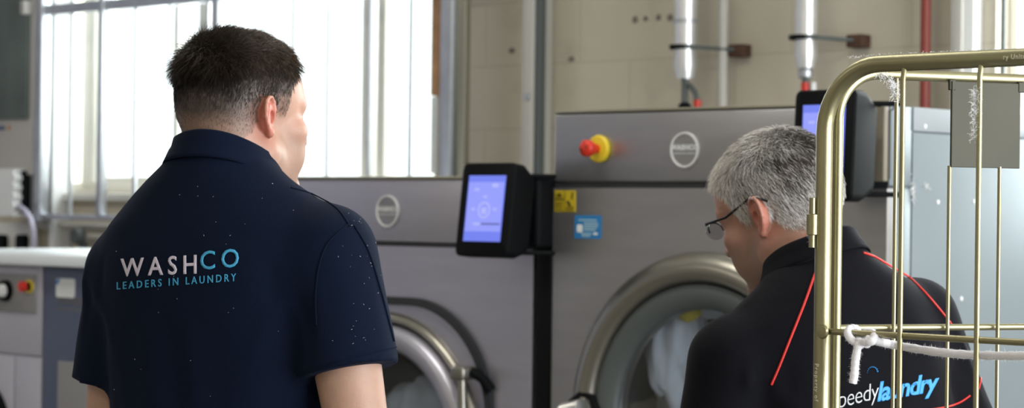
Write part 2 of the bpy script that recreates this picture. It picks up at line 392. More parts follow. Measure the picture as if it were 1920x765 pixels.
lagged(1285, 148, .12, .036, 'silver foil lagged pipe ending in a black valve and red hose', [('v', valve_a)], (40,))
def valve_b(t, c, zb):
    bm = B(); lathe(bm, [(.02, -.03), (.024, -.025), (.024, -.005), (.018, .0)], (c.x, c.y, zb-.002), 'z', 16); obj('pipe_union', bm, 'galv', t)
    bm = B(); tube(bm, [(c.x, c.y, zb-.045), (c.x+.002, c.y, zb-.12)], .014, 12); obj('red_hose', bm, 'red', t)
    bm = B(); tube(bm, [(c.x+.03, c.y, zb-.045), (c.x+.03, c.y, zb-.12)], .009, 12); obj('drain_stub', bm, 'white', t)
lagged(1511, 128, .12, .034, 'silver foil lagged pipe above the dryer control screen', [('v', valve_b)], ())
def bracket(x0, x1, y, x2, off, label):
    a, b = wpt(x0, y, off), wpt(x1, y+4, off-.03); e = wpt(x2, y+5, .03)
    t = thing('pipe_bracket', (b.x, b.y, b.z), label, 'bracket')
    bm = B(); lathe(bm, [(.037, -.007), (.045, -.007), (.045, .007), (.037, .007)], ((a.x+b.x)/2, off and V1-.12, a.z), 'z', 24, closed=False)
    obj('clamp_ring', bm, 'black', t)
    bm = B(); tube(bm, [((a.x+b.x)/2+.03, V1-.15, a.z), (e.x, V1-.04, e.z)], .006, 10); obj('bracket_rod', bm, 'galv_dark', t)
    bm = B(); box(bm, e.x-.03, e.x+.03, V1-.05, V1-.0, e.z-.022, e.z+.018, .004); obj('wall_block', bm, 'stain_brown', t)
bracket(1270, 1302, 89, 1385, .12, 'black clamp and rod bracket holding the pipe with black valve')
bracket(1495, 1527, 71, 1608, .12, 'black clamp and rod bracket holding the pipe above the screen')
c = wpt(1355, 100, .06); bm = B(); tube(bm, [(c.x, c.y, 0.02), (c.x, c.y, ZC-.02)], .017, 16)
tag(obj('water_pipe', bm, 'pipe_grey'), 'thin grey upright pipe right of the pipe with black valve', 'pipe')
bpy.data.objects['water_pipe']['label'] = 'thin bare grey upright pipe between the two foil lagged pipes'
c = wpt(1735, 100, .06); bm = B(); tube(bm, [(c.x, c.y, 0.02), (c.x, c.y, ZC-.02)], .016, 16)
tag(obj('sprinkler_pipe', bm, 'dark_red'), 'dark red painted upright pipe on the cream wall', 'pipe')
bm = B(); a, b2 = wpt(1781, 60, .07), wpt(1803, 60, .07); box(bm, a.x, b2.x, V1-.07, V1, 0, ZC-.02, .005)
tag(obj('wall_duct', bm, 'pipe_grey'), 'pale grey boxed duct running up the wall beside the narrow window', 'duct')
bm = B(); a, b2 = wpt(1804, 60, .05), wpt(1826, 60, .05); box(bm, a.x, b2.x, V1-.05, V1, 0, ZC-.02, .005)
tag(obj('wall_batten', bm, 'white'), 'white upright batten next to the pale grey boxed duct', 'batten')
c = wpt(1881, 60, .03); bm = B(); tube(bm, [(c.x, c.y, 1.45), (c.x, c.y, ZC-.02)], .008, 10)
tag(obj('window_bar', bm, 'galv_dark'), 'single dark green upright bar in front of the narrow window', 'bar')
# marks left on the paint
for (x, y, rx, rz) in ((1191, 37, .011, .012), (1211, 35, .009, .009), (1235, 33, .010, .010), (1257, 33, .012, .012), (1072, 111, .013, .008), (960, 95, .014, .010)):
    p = wpt(x, y, 0); bm = B(); n = 14
    prism(bm, [(p.x+rx*math.cos(2*PI*k/n)*(1+.15*math.sin(3*k)), p.z+rz*math.sin(2*PI*k/n)*(1+.15*math.cos(2*k))) for k in range(n)], V1-.003, V1)
    o = obj('plugged_hole', bm, 'stain')
    lab = {1191: 'grey plugged hole in the wall, farthest from the pipe in its row of four', 1211: 'second plugged hole from the window side in the row of four',
           1235: 'third plugged hole, second nearest the foil lagged pipe in its row', 1257: 'plugged hole nearest the foil lagged pipe in its row of four',
           1072: 'small lone brown mark on the wall above the dryer corner', 960: 'grey plugged hole in the wall beside the steel stanchion'}[x]
    tag(o, lab, 'wall mark', 'plugged holes and marks on the cream wall')
# orange brick strip and white conduit in the window reveal
x0, x1 = fp(819, 60, V1+.0).x, fp(829, 60, V1+.0).x
bm = B(); box(bm, x0, x1, V1-.03, V1+.0, fp(824, 180, V1).z, 3.2, .003); tag(obj('brick_strip', bm, 'orange_brick'), 'narrow orange brick strip beside the grille post', 'brickwork')
bm = B(); tube(bm, [((x0+x1)/2, V1-.02, fp(824, 325, V1).z), ((x0+x1)/2, V1-.02, fp(824, 182, V1).z)], .0135, 12); tag(obj('white_conduit', bm, 'white'), 'short white conduit below the orange brick strip at the window edge', 'conduit')

# ---- cabinet and switchgear on the wall left of the window
p = fp(50, 225, V1-.2)
sL, sR = fp(-70, 200, V1-.2).x, fp(56, 200, V1-.2).x
t = thing('wall_cabinet', ((sL+sR)/2, V1-.2, fp(20, 330, V1-.2).z), 'warm grey wall cabinet with dark green door left of the barred window', 'cabinet')
zb = fp(20, 328, V1-.2).z
bm = B(); box(bm, sL, sR, V1-.19, V1-.002, zb, 3.0, .006); obj('cabinet_body', bm, 'cabinet', t)
bm = B(); box(bm, sL+.04, fp(50, 100, V1-.21).x, V1-.21, V1-.191, fp(20, 223, V1-.2).z, 2.9, .004); obj('door', bm, 'board', t)
bm = B(); q = fp(0, 240, V1-.2); box(bm, q.x-.03, q.x+.022, V1-.194, V1-.19, q.z-.009, q.z+.009); obj('badge', bm, 'blue_panel', t, label='small dark blue badge')
bm = B(); q = fp(13, 240, V1-.2); box(bm, q.x-.008, q.x+.012, V1-.194, V1-.19, q.z-.009, q.z+.012); obj('badge', bm, 'orange_brick', t, label='small orange badge')
bm = B(); q = fp(58, 5, V1-.2); q2 = fp(42, 28, V1-.22); box(bm, q2.x, q.x, V1-.235, V1-.191, q2.z, q2.z+.06, .006); obj('hinge_block', bm, 'cabinet', t)
bm = B(); box(bm, sR+.006, max(sR+.03, fp(67, 200, V1-.1).x), V1-.1, V1-.002, 0.6, 3.2, .004); tag(obj('cable_trunking', bm, 'white'), 'white upright cable trunking between wall cabinet and security grille', 'trunking')
v = V1-.25
t = thing('isolator_switch', (fp(20, 400, v).x, v, fp(20, 405, v).z), 'white isolator box with ribbed black side below the wall cabinet', 'switch box')
bm = B(); a, b2 = fp(-34, 404, v), fp(26, 316, v)
out = [(a.x, a.z), (b2.x, a.z)]
for k in range(9): out.append((b2.x+(.008 if k % 2 else -.006), a.z+(b2.z-a.z)*(k+1)/10))
out += [(b2.x, b2.z), (a.x, b2.z)]
prism(bm, out, v, v+.245); obj('white_case', bm, 'white', t)
bm = B(); a, b2 = fp(27, 400, v+.05), fp(47, 320, v+.05); box(bm, a.x+.006, b2.x, v+.04, v+.245, a.z, b2.z, .004); obj('black_side', bm, 'black', t)
bm = B(); tube(bm, [fp(x, y, v+.02) for x, y in ((20, 402), (28, 386), (38, 388), (48, 396), (57, 410), (62, 430), (64, 452), (63, 476), (62, 500))], .011, 10); obj('supply_cable', bm, 'cable', t)
v = V1-.06
t = thing('socket_panel', (fp(25, 450, v).x, v, fp(25, 480, v).z), 'cream panel with two dark sockets under the isolator box', 'sockets')
bm = B(); a, b2 = fp(-60, 485, v), fp(56, 418, v); box(bm, a.x, b2.x, v, V1, a.z-.1, b2.z, .006); obj('back_plate', bm, 'white_paint', t)
for xx in (8, 47):
    a, b2 = fp(xx-8, 470, v), fp(xx+8, 440, v); bm = B(); prism(bm, rrect(a.x, b2.x, a.z, b2.z, .02), v-.03, v-.001); obj('socket', bm, 'black', t)
# wheel valve and pipe on the wall below the grille
v = V1-.1
c = fp(146, 443, v)
t = thing('wheel_valve', (c.x, v, fp(146, 485, v).z), 'grey wheel valve with a side pipe on the wall under the grille', 'valve')
bm = B(); lathe(bm, [(.0, -.02), (.032, -.02), (.036, 0), (.032, .02), (0, .02)], (c.x, v, c.z), 'y', 24); obj('valve_wheel', bm, 'galv_dark', t)
bm = B(); e = fp(260, 445, v); tube(bm, [(c.x+.03, v+.03, c.z), (e.x, v+.03, c.z)], .014, 12); obj('side_pipe', bm, 'pipe_grey', t)
bm = B(); q = fp(146, 466, v); tube(bm, [(c.x, v+.03, c.z-.02), (c.x, v+.03, q.z), (c.x, v+.03, q.z-.25)], [.012, .026, .026], 12); obj('valve_stem', bm, 'galv_dark', t)
# low pipe rail along the wall under the window
v = V1-.05; a, b2 = fp(70, 413, v), fp(330, 413, v)
bm = B(); tube(bm, [(a.x, v, a.z-.02), (b2.x+1.0, v, a.z-.02)], .018, 12); tag(obj('wall_pipe', bm, 'pipe_grey'), 'grey level pipe along the wall just under the grille bars', 'pipe')
# unseen ceiling lamps, added for general fill
for q, (ls, lv) in enumerate([(-4.2, -1.0), (0.2, -1.2), (-2.0, -4.6), (3.6, -4.6)]):
    where = ['over the old washer', 'over the stainless washer', 'in the far rear of the room', 'above the roll cage'][q]
    t = thing('ceiling_fill_lamp', (ls, lv, ZC-.06), 'added unseen fluorescent fill lamp '+where, 'lamp', 'added ceiling fill lamps')
    bm = B(); box(bm, ls-.78, ls+.78, lv-.1, lv+.1, ZC-.05, ZC-.001, .01); obj('fill_housing', bm, 'white', t)
    bm = B(); tube(bm, [(ls-.74, lv-.05, ZC-.07), (ls+.74, lv-.05, ZC-.07)], .016, 10); obj('fill_tube', bm, 'lamp', t)
    bm = B(); tube(bm, [(ls-.74, lv+.05, ZC-.07), (ls+.74, lv+.05, ZC-.07)], .016, 10); obj('fill_tube', bm, 'lamp', t)
# ------------------------------------------------------------------ machines
def ztop(x, y, v=0.0): return fp(x, y, v).z
# ---- tumble dryer (right)
DW = fp(1664, 300).x; DZ = ztop(1300, 207); BZ = ztop(1200, 347)
D = thing('tumble_dryer', (DW/2, .55, 0), 'tall brushed steel tumble dryer with round door and red emergency button', 'dryer')
L0 = 0.004
def shell(x0, x1, y0, y1, z0, z1, t=.012):
    bm = B(); box(bm, x0, x0+t, y0, y1, z0, z1, .002); box(bm, x1-t, x1, y0, y1, z0, z1, .002); box(bm, x0+t, x1-t, y0, y1, z1-t, z1); box(bm, x0+t, x1-t, y0, y1, z0, z0+t); box(bm, x0+t, x1-t, y1-t, y1, z0+t, z1-t)
    return bm
bm = shell(L0+.004, DW-.004, .036, 1.1, .1, DZ-.002)
obj('cabinet', bm, 'side_paint', D)
bm = B(); box(bm, L0+.02, DW-.02, .06, 1.06, 0, .1, .004); obj('plinth', bm, 'black_soft', D)
bm = B(); box(bm, L0, DW-.006, 0, .04, BZ+.007, DZ, .006, 3); FU = obj('upper_front_panel', bm, 'steel', D)
bm = B(); box(bm, L0, DW, -.002, .06, DZ+.0005, DZ+.008, .003); obj('top_trim', bm, 'olive_trim', D)
dc, dz, dR = .486, 1.027, .385
# lower front with a round opening
def front_with_hole(x0, x1, z0, z1, cx, cz, r, y0, y1, n=64):
    bm = B(); out = []; inn = []
    for k in range(n):
        a = 2*PI*(k+.5)/n; ca, sa = math.cos(a), math.sin(a)
        tx = ((x1-cx)/ca if ca > 0 else (x0-cx)/ca) if abs(ca) > 1e-6 else 1e9
        tz = ((z1-cz)/sa if sa > 0 else (z0-cz)/sa) if abs(sa) > 1e-6 else 1e9
        tt = min(tx, tz); out.append([cx+tt*ca, cz+tt*sa]); inn.append((cx+r*ca, cz+r*sa))
    for (qx, qz) in ((x0, z0), (x1, z0), (x0, z1), (x1, z1)):
        i = min(range(n), key=lambda i: (out[i][0]-qx)**2+(out[i][1]-qz)**2); out[i] = [qx, qz]
    return band(bm, out, inn, y0, y1)
obj('lower_front_panel', front_with_hole(L0, DW, .1, BZ-.007, dc, dz, .27, 0, .035), 'steel', D, smooth=20)
bm = B(); box(bm, L0, DW-.002, .006, .03, BZ-.0068, BZ+.0068); obj('seam_band', bm, 'black_soft', D)
bm = B(); lathe(bm, [(.385, .0), (.392, -.012), (.386, -.028), (.365, -.045), (.345, -.05), (.330, -.044), (.322, -.03), (.318, -.02), (.300, -.016), (.275, -.006), (.262, .01), (.262, .03)], (dc, -.002, dz), 'y', 96, closed=False)
DR = obj('door_ring', bm, 'steel_dark', D, smooth=60)
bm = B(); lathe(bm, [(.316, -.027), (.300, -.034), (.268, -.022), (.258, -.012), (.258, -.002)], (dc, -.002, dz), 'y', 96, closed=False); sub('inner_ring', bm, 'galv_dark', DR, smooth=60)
bm = B(); lathe(bm, [(0, .012), (.15, .016), (.23, .006), (.259, -.008), (.259, -.002), (.23, .012), (.15, .022), (0, .018)], (dc, -.002, dz), 'y', 64, closed=False); sub('door_window', bm, 'door_glass', DR, smooth=80)
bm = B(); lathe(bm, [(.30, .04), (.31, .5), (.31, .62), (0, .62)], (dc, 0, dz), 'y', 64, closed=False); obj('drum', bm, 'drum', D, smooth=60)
# door handle
hx = fp(1093, 760, -.05); bm = B(); tube(bm, [(hx.x-.045, -.065, hx.z-.02), (hx.x+.012, -.065, hx.z-.006)], .024, 16); HD = obj('door_handle', bm, 'steel_bright', D)
bm = B(); tube(bm, [(hx.x-.03, -.06, hx.z+.004), (hx.x-.01, -.045, hx.z+.026), (hx.x+.02, -.04, hx.z+.02), (hx.x+.04, -.035, hx.z-.02)], .009, 10); sub('handle_catch', bm, 'black', HD)
# badge
def badge(parent, cx, cz, r):
    bm = B(); lathe(bm, [(r*.86, -.002), (r*.88, -.006), (r*.98, -.006), (r, -.001)], (cx, 0, cz), 'y', 48, closed=False); bg_ = obj('badge', bm, 'badge_rim', parent, smooth=40)
    bm = B(); lathe(bm, [(0, -.003), (r*.865, -.003), (r*.865, -.0005)], (cx, 0, cz), 'y', 48, closed=False); sub('badge_face', bm, 'steel', bg_)
    bm = B(); text_on_face(bm, 'WASHCO', r*.40, cx, -.0036, cz+r*.12, bold=.0008, track=1.15); text_on_face(bm, 'LEADERS IN LAUNDRY', r*.14, cx, -.0036, cz-r*.2, track=1.1); sub('badge_lettering', bm, 'label_white', bg_, smooth=0)
q = fp(1285, 281); badge(D, q.x, q.z, .042)
# emergency button
q = fp(1123, 279, -.004)
bm = B(); lathe(bm, [(0, -.001), (.033, -.001), (.033, -.008), (.029, -.012), (.018, -.013), (0, -.013)], (q.x, 0, q.z), 'y', 40); EB = obj('emergency_button', bm, 'yellow', D, label='yellow collar of the red emergency button')
bm = B(); lathe(bm, [(.011, -.012), (.011, -.03), (.0175, -.034), (.020, -.04), (.020, -.053), (.016, -.058), (0, -.060)], (q.x, 0, q.z), 'y', 32); sub('push_knob', bm, 'red', EB, smooth=50)
bm = B()
for a in (20, 200): lathe(bm, [(0, -.0615), (.0028, -.0610), (.0028, -.056)], (q.x+.009*math.cos(math.radians(a)), 0, q.z+.009*math.sin(math.radians(a))), 'y', 10)
sub('arrow_mark', bm, 'label_black', EB)
# warning labels
a, b2 = fp(1040, 397), fp(1080, 357)
bm = B(); box(bm, a.x, b2.x, -.0012, .0, a.z, b2.z); WL = obj('warning_label', bm, 'yellow_label', D)
bm = B(); mx = (a.x+b2.x)/2; y = -.0022
w, h = b2.x-a.x, b2.z-a.z
box(bm, mx-.0006, mx+.0006, y, y+.0006, a.z, b2.z)
tx, tz = a.x+w*.24, b2.z-h*.1
prism(bm, [(tx, tz), (tx-w*.12, tz-h*.2), (tx+w*.12, tz-h*.2)], y, y+.0006); box(bm, a.x+w*.04, mx-w*.05, y, y+.0006, b2.z-h*.45, b2.z-h*.39)
for k in range(5): box(bm, a.x+w*.05, mx-w*.07-(k % 2)*w*.05, y, y+.0005, a.z+h*(.06+.09*k), a.z+h*(.085+.09*k))
prism(bm, [(mx+w*.08, b2.z-h*.55), (mx+w*.16, b2.z-h*.45), (mx+w*.3, b2.z-h*.68), (mx+w*.2, b2.z-h*.75)], y, y+.0006)
prism(bm, [(mx+w*.34, b2.z-h*.08), (mx+w*.40, b2.z-h*.12), (mx+w*.36, b2.z-h*.42), (mx+w*.30, b2.z-h*.40)], y, y+.0006)
for k in range(4): box(bm, mx+w*.05, b2.x-w*.07, y, y+.0005, a.z+h*(.05+.06*k), a.z+h*(.068+.06*k))
sub('label_print', bm, 'label_black', WL, smooth=0)
a, b2 = fp(1077.5, 447), fp(1128, 404)
bm = B(); prism(bm, rrect(a.x, b2.x, a.z, b2.z, .003), -.0012, .0); BL = obj('blue_label', bm, 'blue_label', D)
w, h = b2.x-a.x, b2.z-a.z
bm = B(); prism(bm, rrect(a.x+w*.1, a.x+w*.31, a.z+h*.26, a.z+h*.60, .004), y, y+.0006); sub('label_mark', bm, 'label_white', BL, smooth=0); bm = B(); prism(bm, rrect(b2.x-w*.28, b2.x-w*.12, a.z+h*.16, a.z+h*.27, .002), y, y+.0006); sub('label_mark', bm, 'label_white', BL, smooth=0)
bm = B()
for k, (x0, x1, z) in enumerate(((.14, .84, .78), (.36, .88, .66), (.36, .9, .56), (.36, .86, .46), (.36, .8, .36), (.26, .66, .2), (.28, .6, .1))): box(bm, a.x+w*x0, a.x+w*x1, y, y+.0005, a.z+h*z-.0012, a.z+h*z+.0028)
sub('label_text_lines', bm, 'label_dim', BL, smooth=0)
# side panel seams, rivets
xs = DW
bm = B(); v1 = fs(1708, DW).y; box(bm, xs-.004, xs+.004, v1, 1.095, DZ-.052, DZ-.0, .001); obj('side_top_strip', bm, 'side_paint_light', D)
bm = B(); box(bm, xs-.004, xs+.0015, .006, v1-.003, BZ+.0, DZ-.001, .001); box(bm, xs-.004, xs+.0015, .037, v1-.003, .1, BZ-.006, .001); obj('corner_strip', bm, 'side_paint', D)
bm = B(); box(bm, xs-.004, xs+.003, v1, 1.095, .1, DZ-.056, .001); obj('side_panel', bm, 'side_paint', D)
for (x, y) in ((1732, 237), (1756, 379), (1824, 378), (1800, 560)):
    o = RI @ Vector((0, 0, CAM_H)); r = RI.to_3x3() @ ray(x, y); q = o+r*((xs-o.x)/r.x)
    bm = B(); lathe(bm, [(.0055, .002), (.0045, .005), (0, .0065)], (xs, q.y, q.z), 'x', 14, closed=False); obj('rivet', bm, 'white', D)
bm = B(); tube(bm, [(xs-.001, .006, BZ+.014), (xs-.001, .006, DZ-.012), (xs-.001, .03, DZ-.002)], .0045, 10); obj('corner_gasket', bm, 'black_soft', D)

bm = B(); box(bm, fp(1622, 300, -.012).x, DW+.0005, -.014, .004, BZ+.008, DZ-.001, .004, 3); obj('streak_cover', bm, 'taupe', D)  # taupe plate added over the steel front to cover its reflection streaks
# ---- washer (left)
WZ = ztop(860, 330); WB = ztop(800, 459); WL_, WR_ = -1.095, fp(1000, 500).x; wc, wz = -.576, .887
W = thing('washing_machine', ((WL_+WR_)/2, .5, 0), 'grey steel washing machine with a lit touch screen, lower than the dryer', 'washing machine')
bm = shell(WL_+.004, WR_-.004, .036, 1.0, .1, WZ-.003); obj('cabinet', bm, 'side_paint', W)
bm = B(); box(bm, WL_+.02, WR_-.02, .06, .96, 0, .1, .004); obj('plinth', bm, 'black_soft', W)
bm = B(); box(bm, WL_, WR_, -.004, .05, WZ-.009, WZ, .003); obj('top_trim', bm, 'olive_trim', W)
bm = B(); box(bm, WL_, WR_, 0, .04, WB+.006, WZ-.0095, .004); obj('upper_front_panel', bm, 'steel_lilac_reflection', W)
bm = B(); box(bm, WL_, WR_, .004, .03, WB-.0055, WB+.0055); obj('seam_band', bm, 'black_soft', W)
obj('lower_front_panel', front_with_hole(WL_, WR_, .1, WB-.006, wc, wz, .335, 0, .035), 'steel_lilac_reflection', W, smooth=20)
def squircle(r, rc, n=16): return rrect(wc-r, wc+r, wz-r, wz+r, rc, n)
bm = B(); band(bm, squircle(.392, .29), squircle(.372, .275), -.014, .001); obj('door_gasket', bm, 'black_soft', W, smooth=40)
bm = B(); lathe(bm, [(.352, .0), (.350, -.014), (.338, -.02), (.326, -.012), (.322, .01)], (wc, 0, wz), 'y', 96, closed=False); WD = obj('door_ring', bm, 'steel_dark', W, smooth=60)
bm = B(); lathe(bm, [(.321, -.004), (.318, -.03), (.30, -.04), (.272, -.034), (.258, -.02), (.254, 0), (.254, .01)], (wc, 0, wz), 'y', 96, closed=False); sub('inner_ring', bm, 'steel_lilac_reflection', WD, smooth=60)
bm = B(); lathe(bm, [(0, .03), (.14, .026), (.22, .006), (.255, -.012), (.255, -.006), (.22, .012), (.14, .032), (0, .036)], (wc, 0, wz), 'y', 64, closed=False); sub('door_window', bm, 'door_glass', WD, smooth=80)
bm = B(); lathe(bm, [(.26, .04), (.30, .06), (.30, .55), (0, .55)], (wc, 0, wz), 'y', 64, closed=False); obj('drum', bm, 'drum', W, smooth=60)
q = fp(871, 700, -.04)
bm = B(); box(bm, q.x-.026, q.x+.022, -.07, -.016, q.z-.016, q.z+.018, .008, 3); H2 = obj('door_latch', bm, 'steel_dark', W)
bm = B(); tube(bm, [(q.x+.0, -.05, q.z-.01), (q.x+.01, -.05, q.z-.2)], .012, 14); sub('latch_bar', bm, 'steel_dark', H2)
bm = B(); tube(bm, [(q.x+.02, -.035, q.z+.005), (q.x+.045, -.02, q.z-.012), (q.x+.055, -.004, q.z-.04)], [.012, .013, .016], 14); sub('latch_hinge', bm, 'black', H2)
q = fp(728, 396); badge(W, q.x, q.z, .0425)

# ---- filler post between the machines
a, b2 = fp(1002, 500, -.012), fp(1033, 500, -.012)
t = thing('corner_post', ((a.x+b2.x)/2, 0, 0), 'black upright post filling the gap between washing machine and dryer', 'post')
bm = B(); box(bm, a.x+.001, .0035, -.006, .08, 0, ztop(1018, 470), .004); obj('post', bm, 'black', t)
q0, q1 = fp(983, 466, -.05), fp(1034, 332, -.03)
bm = B(); box(bm, q0.x, .0035, -.055, .08, q0.z, q1.z, .012, 3); obj('arm_housing', bm, 'black', t)

# ---- touch consoles
def console(cx_px, cy_px, off, w, h, dep, tilt, label, arm_to, mount, side_dark=False):
    c = fp(cx_px, cy_px, -off)
    t = thing('touch_console', (c.x, -off+dep/2, c.z-h/2), label, 'control screen', 'touch consoles on the machines')
    T = Matrix.Translation((c.x, -off, c.z)) @ Matrix.Rotation(-tilt, 4, 'X')
    bm = B(); n = 8
    f_ = rrect(-w/2, w/2, -h/2, h/2, .016); b_ = rrect(-w*.46, w*.46, -h*.45, h*.44, .03)
    L = [[bm.verts.new((x, y, z)) for x, z in o] for o, y in ((rrect(-w/2+.004, w/2-.004, -h/2+.004, h/2-.004, .014), -.004), (f_, 0), (f_, dep*.45), (b_, dep))]
    for i in range(3):
        for k in range(len(f_)): bm.faces.new((L[i][k], L[i][(k+1) % len(f_)], L[i+1][(k+1) % len(f_)], L[i+1][k]))
    bm.faces.new(L[0]); bm.faces.new(L[3][::-1]); bm.transform(T)
    obj('console_body', bm, 'black', t, smooth=40)
    sw, sh = w*.345, h*.352
    def sc(x0, x1, z0, z1, y, m, name, par, r=.0):
        bm = B(); prism(bm, rrect(x0, x1, z0, z1, r) if r else [(x0, z0), (x1, z0), (x1, z1), (x0, z1)], y-.0008, y); bm.transform(T); return obj(name, bm, m, par, smooth=0)
    zo = h*.01
    S = sc(-sw, sw, -sh+zo, sh+zo, -.0045, 'screen', 'screen', t)
    bm = B()
    for (x0, x1, z0, z1) in ((-.95, .95, -.7, .8),): prism(bm, [(x0*sw, z0*sh+zo), (x1*sw, z0*sh+zo), (x1*sw, z1*sh+zo), (x0*sw, z1*sh+zo)], -.0062, -.0056)
    bm.transform(T); sub('screen_field', bm, 'screen_mid2', S, smooth=0)
    bm = B()
    ro, ri = w*.115, w*.09
    band(bm, [(ro*math.cos(2*PI*k/24), ro*math.sin(2*PI*k/24)-.002) for k in range(24)], [(ri*math.cos(2*PI*k/24), ri*math.sin(2*PI*k/24)-.002) for k in range(24)], -.0072, -.0066)
    bm.transform(T); sub('status_ring', bm, 'screen_light', S, smooth=0)
    for nm, x, z, a, hh in (('lock_icon', 0, -.004, .008, .0075), ('screen_icon', -.030, .048, .008, .003), ('screen_icon', .030, .058, .010, .005), ('screen_icon', .0, .030, .006, .003), ('screen_icon', -.036, 0, .006, .003), ('screen_icon', .036, 0, .006, .003), ('screen_icon', -.02, -.036, .012, .003)):
        bm = B(); prism(bm, rrect(x-a, x+a, z-hh, z+hh, .001), -.0072, -.0066); bm.transform(T); sub(nm, bm, 'screen_light', S, smooth=0)
    bm = B(); box(bm, -.006, sw*.92, -.0072, -.0066, -.0375, -.0335); bm.transform(T); sub('progress_bar', bm, 'screen_dark', S, smooth=0)
    # arm to the machine
    for zz in (h*.40, -h*.42):
        bm = B(); p = T @ Vector((w*.3, dep*.9, zz))
        tube(bm, [p, (p.x+.06, -.03, p.z), (arm_to, -.028, p.z)], .006, 10); obj('mounting_arm', bm, 'black', t)
    if mount:
        bm = B(); box(bm, mount[0], mount[1], -.045, .0, c.z-h*.44, c.z+h*.44, .01, 3); obj('mounting_block', bm, 'olive_trim', t)
    return t
M['screen_mid2'] = mat('lit_screen_field', (0.1, 0.1, 0.2), .3, emit=(0.25, 0.30, 0.90), estr=.95)
console(911, 393, .15, .178, .228, .075, math.radians(7), 'black console with lit blue screen in front of the washing machine', fp(998, 400, -.03).x, None)
console(1545, 272, .155, .158, .236, .085, math.radians(3), 'black console with blue screen partly hidden behind the grey haired man', fp(1645, 300, -.03).x, None)

# ---- old machine at the far end of the row
oz = ztop(40, 497); os0, osm, os1 = -2.95, fp(83, 560).x, -1.35
t = thing('old_washer', ((os0+os1)/2, .45, 0), 'old pale washer with dials and dark blue side panel at row end', 'washing machine')
bm = B(); box(bm, os0, osm-.004, .005, .9, .0, oz, .004); obj('pale_cabinet', bm, 'lilac_front', t)
bm = B(); box(bm, osm, os1, -.004, .9, .0, oz, .004); BP = obj('blue_panel', bm, 'blue_panel', t)
zz = ztop(40, 666); q = fp(29, 700)
bm = B(); box(bm, os0, osm-.006, -.003, .004, zz+.004, oz-.002, .001); obj('upper_door', bm, 'lilac_front', t)
bm = B(); box(bm, os0, q.x-.004, -.003, .004, .1, zz-.004, .001); obj('lower_door', bm, 'lilac_front', t)
bm = B(); box(bm, q.x+.003, osm-.006, -.003, .004, .1, zz-.004, .001); obj('lower_door', bm, 'lilac_front', t)
a, b2 = fp(-40, 580), fp(72, 515)
bm = B(); box(bm, a.x, b2.x, -.009, -.0035, a.z, b2.z, .002); CP = obj('control_panel', bm, 'grey_panel', t)
q = fp(17, 545); bm = B(); box(bm, fp(-34, 545).x, q.x, -.022, -.009, q.z-.022, q.z+.022, .004); lathe(bm, [(0, -.009), (.033, -.009), (.033, -.022), (0, -.022)], (q.x, 0, q.z), 'y', 30); sub('dial_plate', bm, 'black', CP)
bm = B(); lathe(bm, [(0, -.022), (.021, -.022), (.019, -.04), (0, -.04)], (q.x, 0, q.z), 'y', 24); sub('dial', bm, 'white', CP)
q = fp(-3, 545); bm = B(); lathe(bm, [(0, -.022), (.016, -.022), (.014, -.034), (0, -.034)], (q.x, 0, q.z), 'y', 20); sub('dial', bm, 'orange_brick', CP)
q = fp(60, 537); bm = B(); lathe(bm, [(0, -.009), (.021, -.009), (.021, -.013), (0, -.013)], (q.x, 0, q.z), 'y', 24); sub('button_collar', bm, 'yellow', CP)
bm = B(); lathe(bm, [(0, -.013), (.013, -.013), (.013, -.028), (0, -.028)], (q.x, 0, q.z), 'y', 24); sub('button_neck', bm, 'black', CP)
bm = B(); lathe(bm, [(.0, -.028), (.016, -.028), (.016, -.043), (0, -.046)], (q.x, 0, q.z), 'y', 24); sub('stop_button', bm, 'red', CP)
q = fp(-32, 800); bm = B(); lathe(bm, [(.15, -.004), (.152, -.02), (.12, -.03), (.0, -.02)], (q.x, 0, q.z), 'y', 48, closed=False); obj('round_door', bm, 'black', t)
a, b2 = fp(108, 557), fp(143, 523)
bm = B(); prism(bm, rrect(a.x, b2.x, a.z, b2.z, .008), -.0065, -.004); sub('sticker', bm, 'label_white', BP)
bm = B(); prism(bm, [(a.x-.002, b2.z-.012), (a.x+.016, b2.z+.002), (a.x+.02, b2.z-.006), (a.x+.006, b2.z-.02)], -.0075, -.006); sub('sticker_corner', bm, 'blue_label', BP)
M['ghost'] = mat('worn_bronze_lettering', (0.17, 0.16, 0.16), .4, .4)
bm = B(); c0 = fp(126, 562); text_on_face(bm, 'Primus', .045, c0.x+.015, -.0045, c0.z, bold=.001); box(bm, c0.x-.05, c0.x+.085, -.0050, -.0042, fp(126, 580).z-.003, fp(126, 580).z+.003); sub('worn_lettering', bm, 'ghost', BP, smooth=0)
a = fp(114, 676); bm = B(); box(bm, a.x, a.x+.3, -.012, -.0045, .35, a.z, .003); sub('access_plate', bm, 'grey_panel', BP)
bm = B(); z1 = ztop(40, 476, -.03); box(bm, os0-.02, os1+.02, -.04, .92, oz+.001, z1, .006); tag(obj('worktop', bm, 'worktop'), 'thin white worktop lying across the old pale washer', 'worktop')

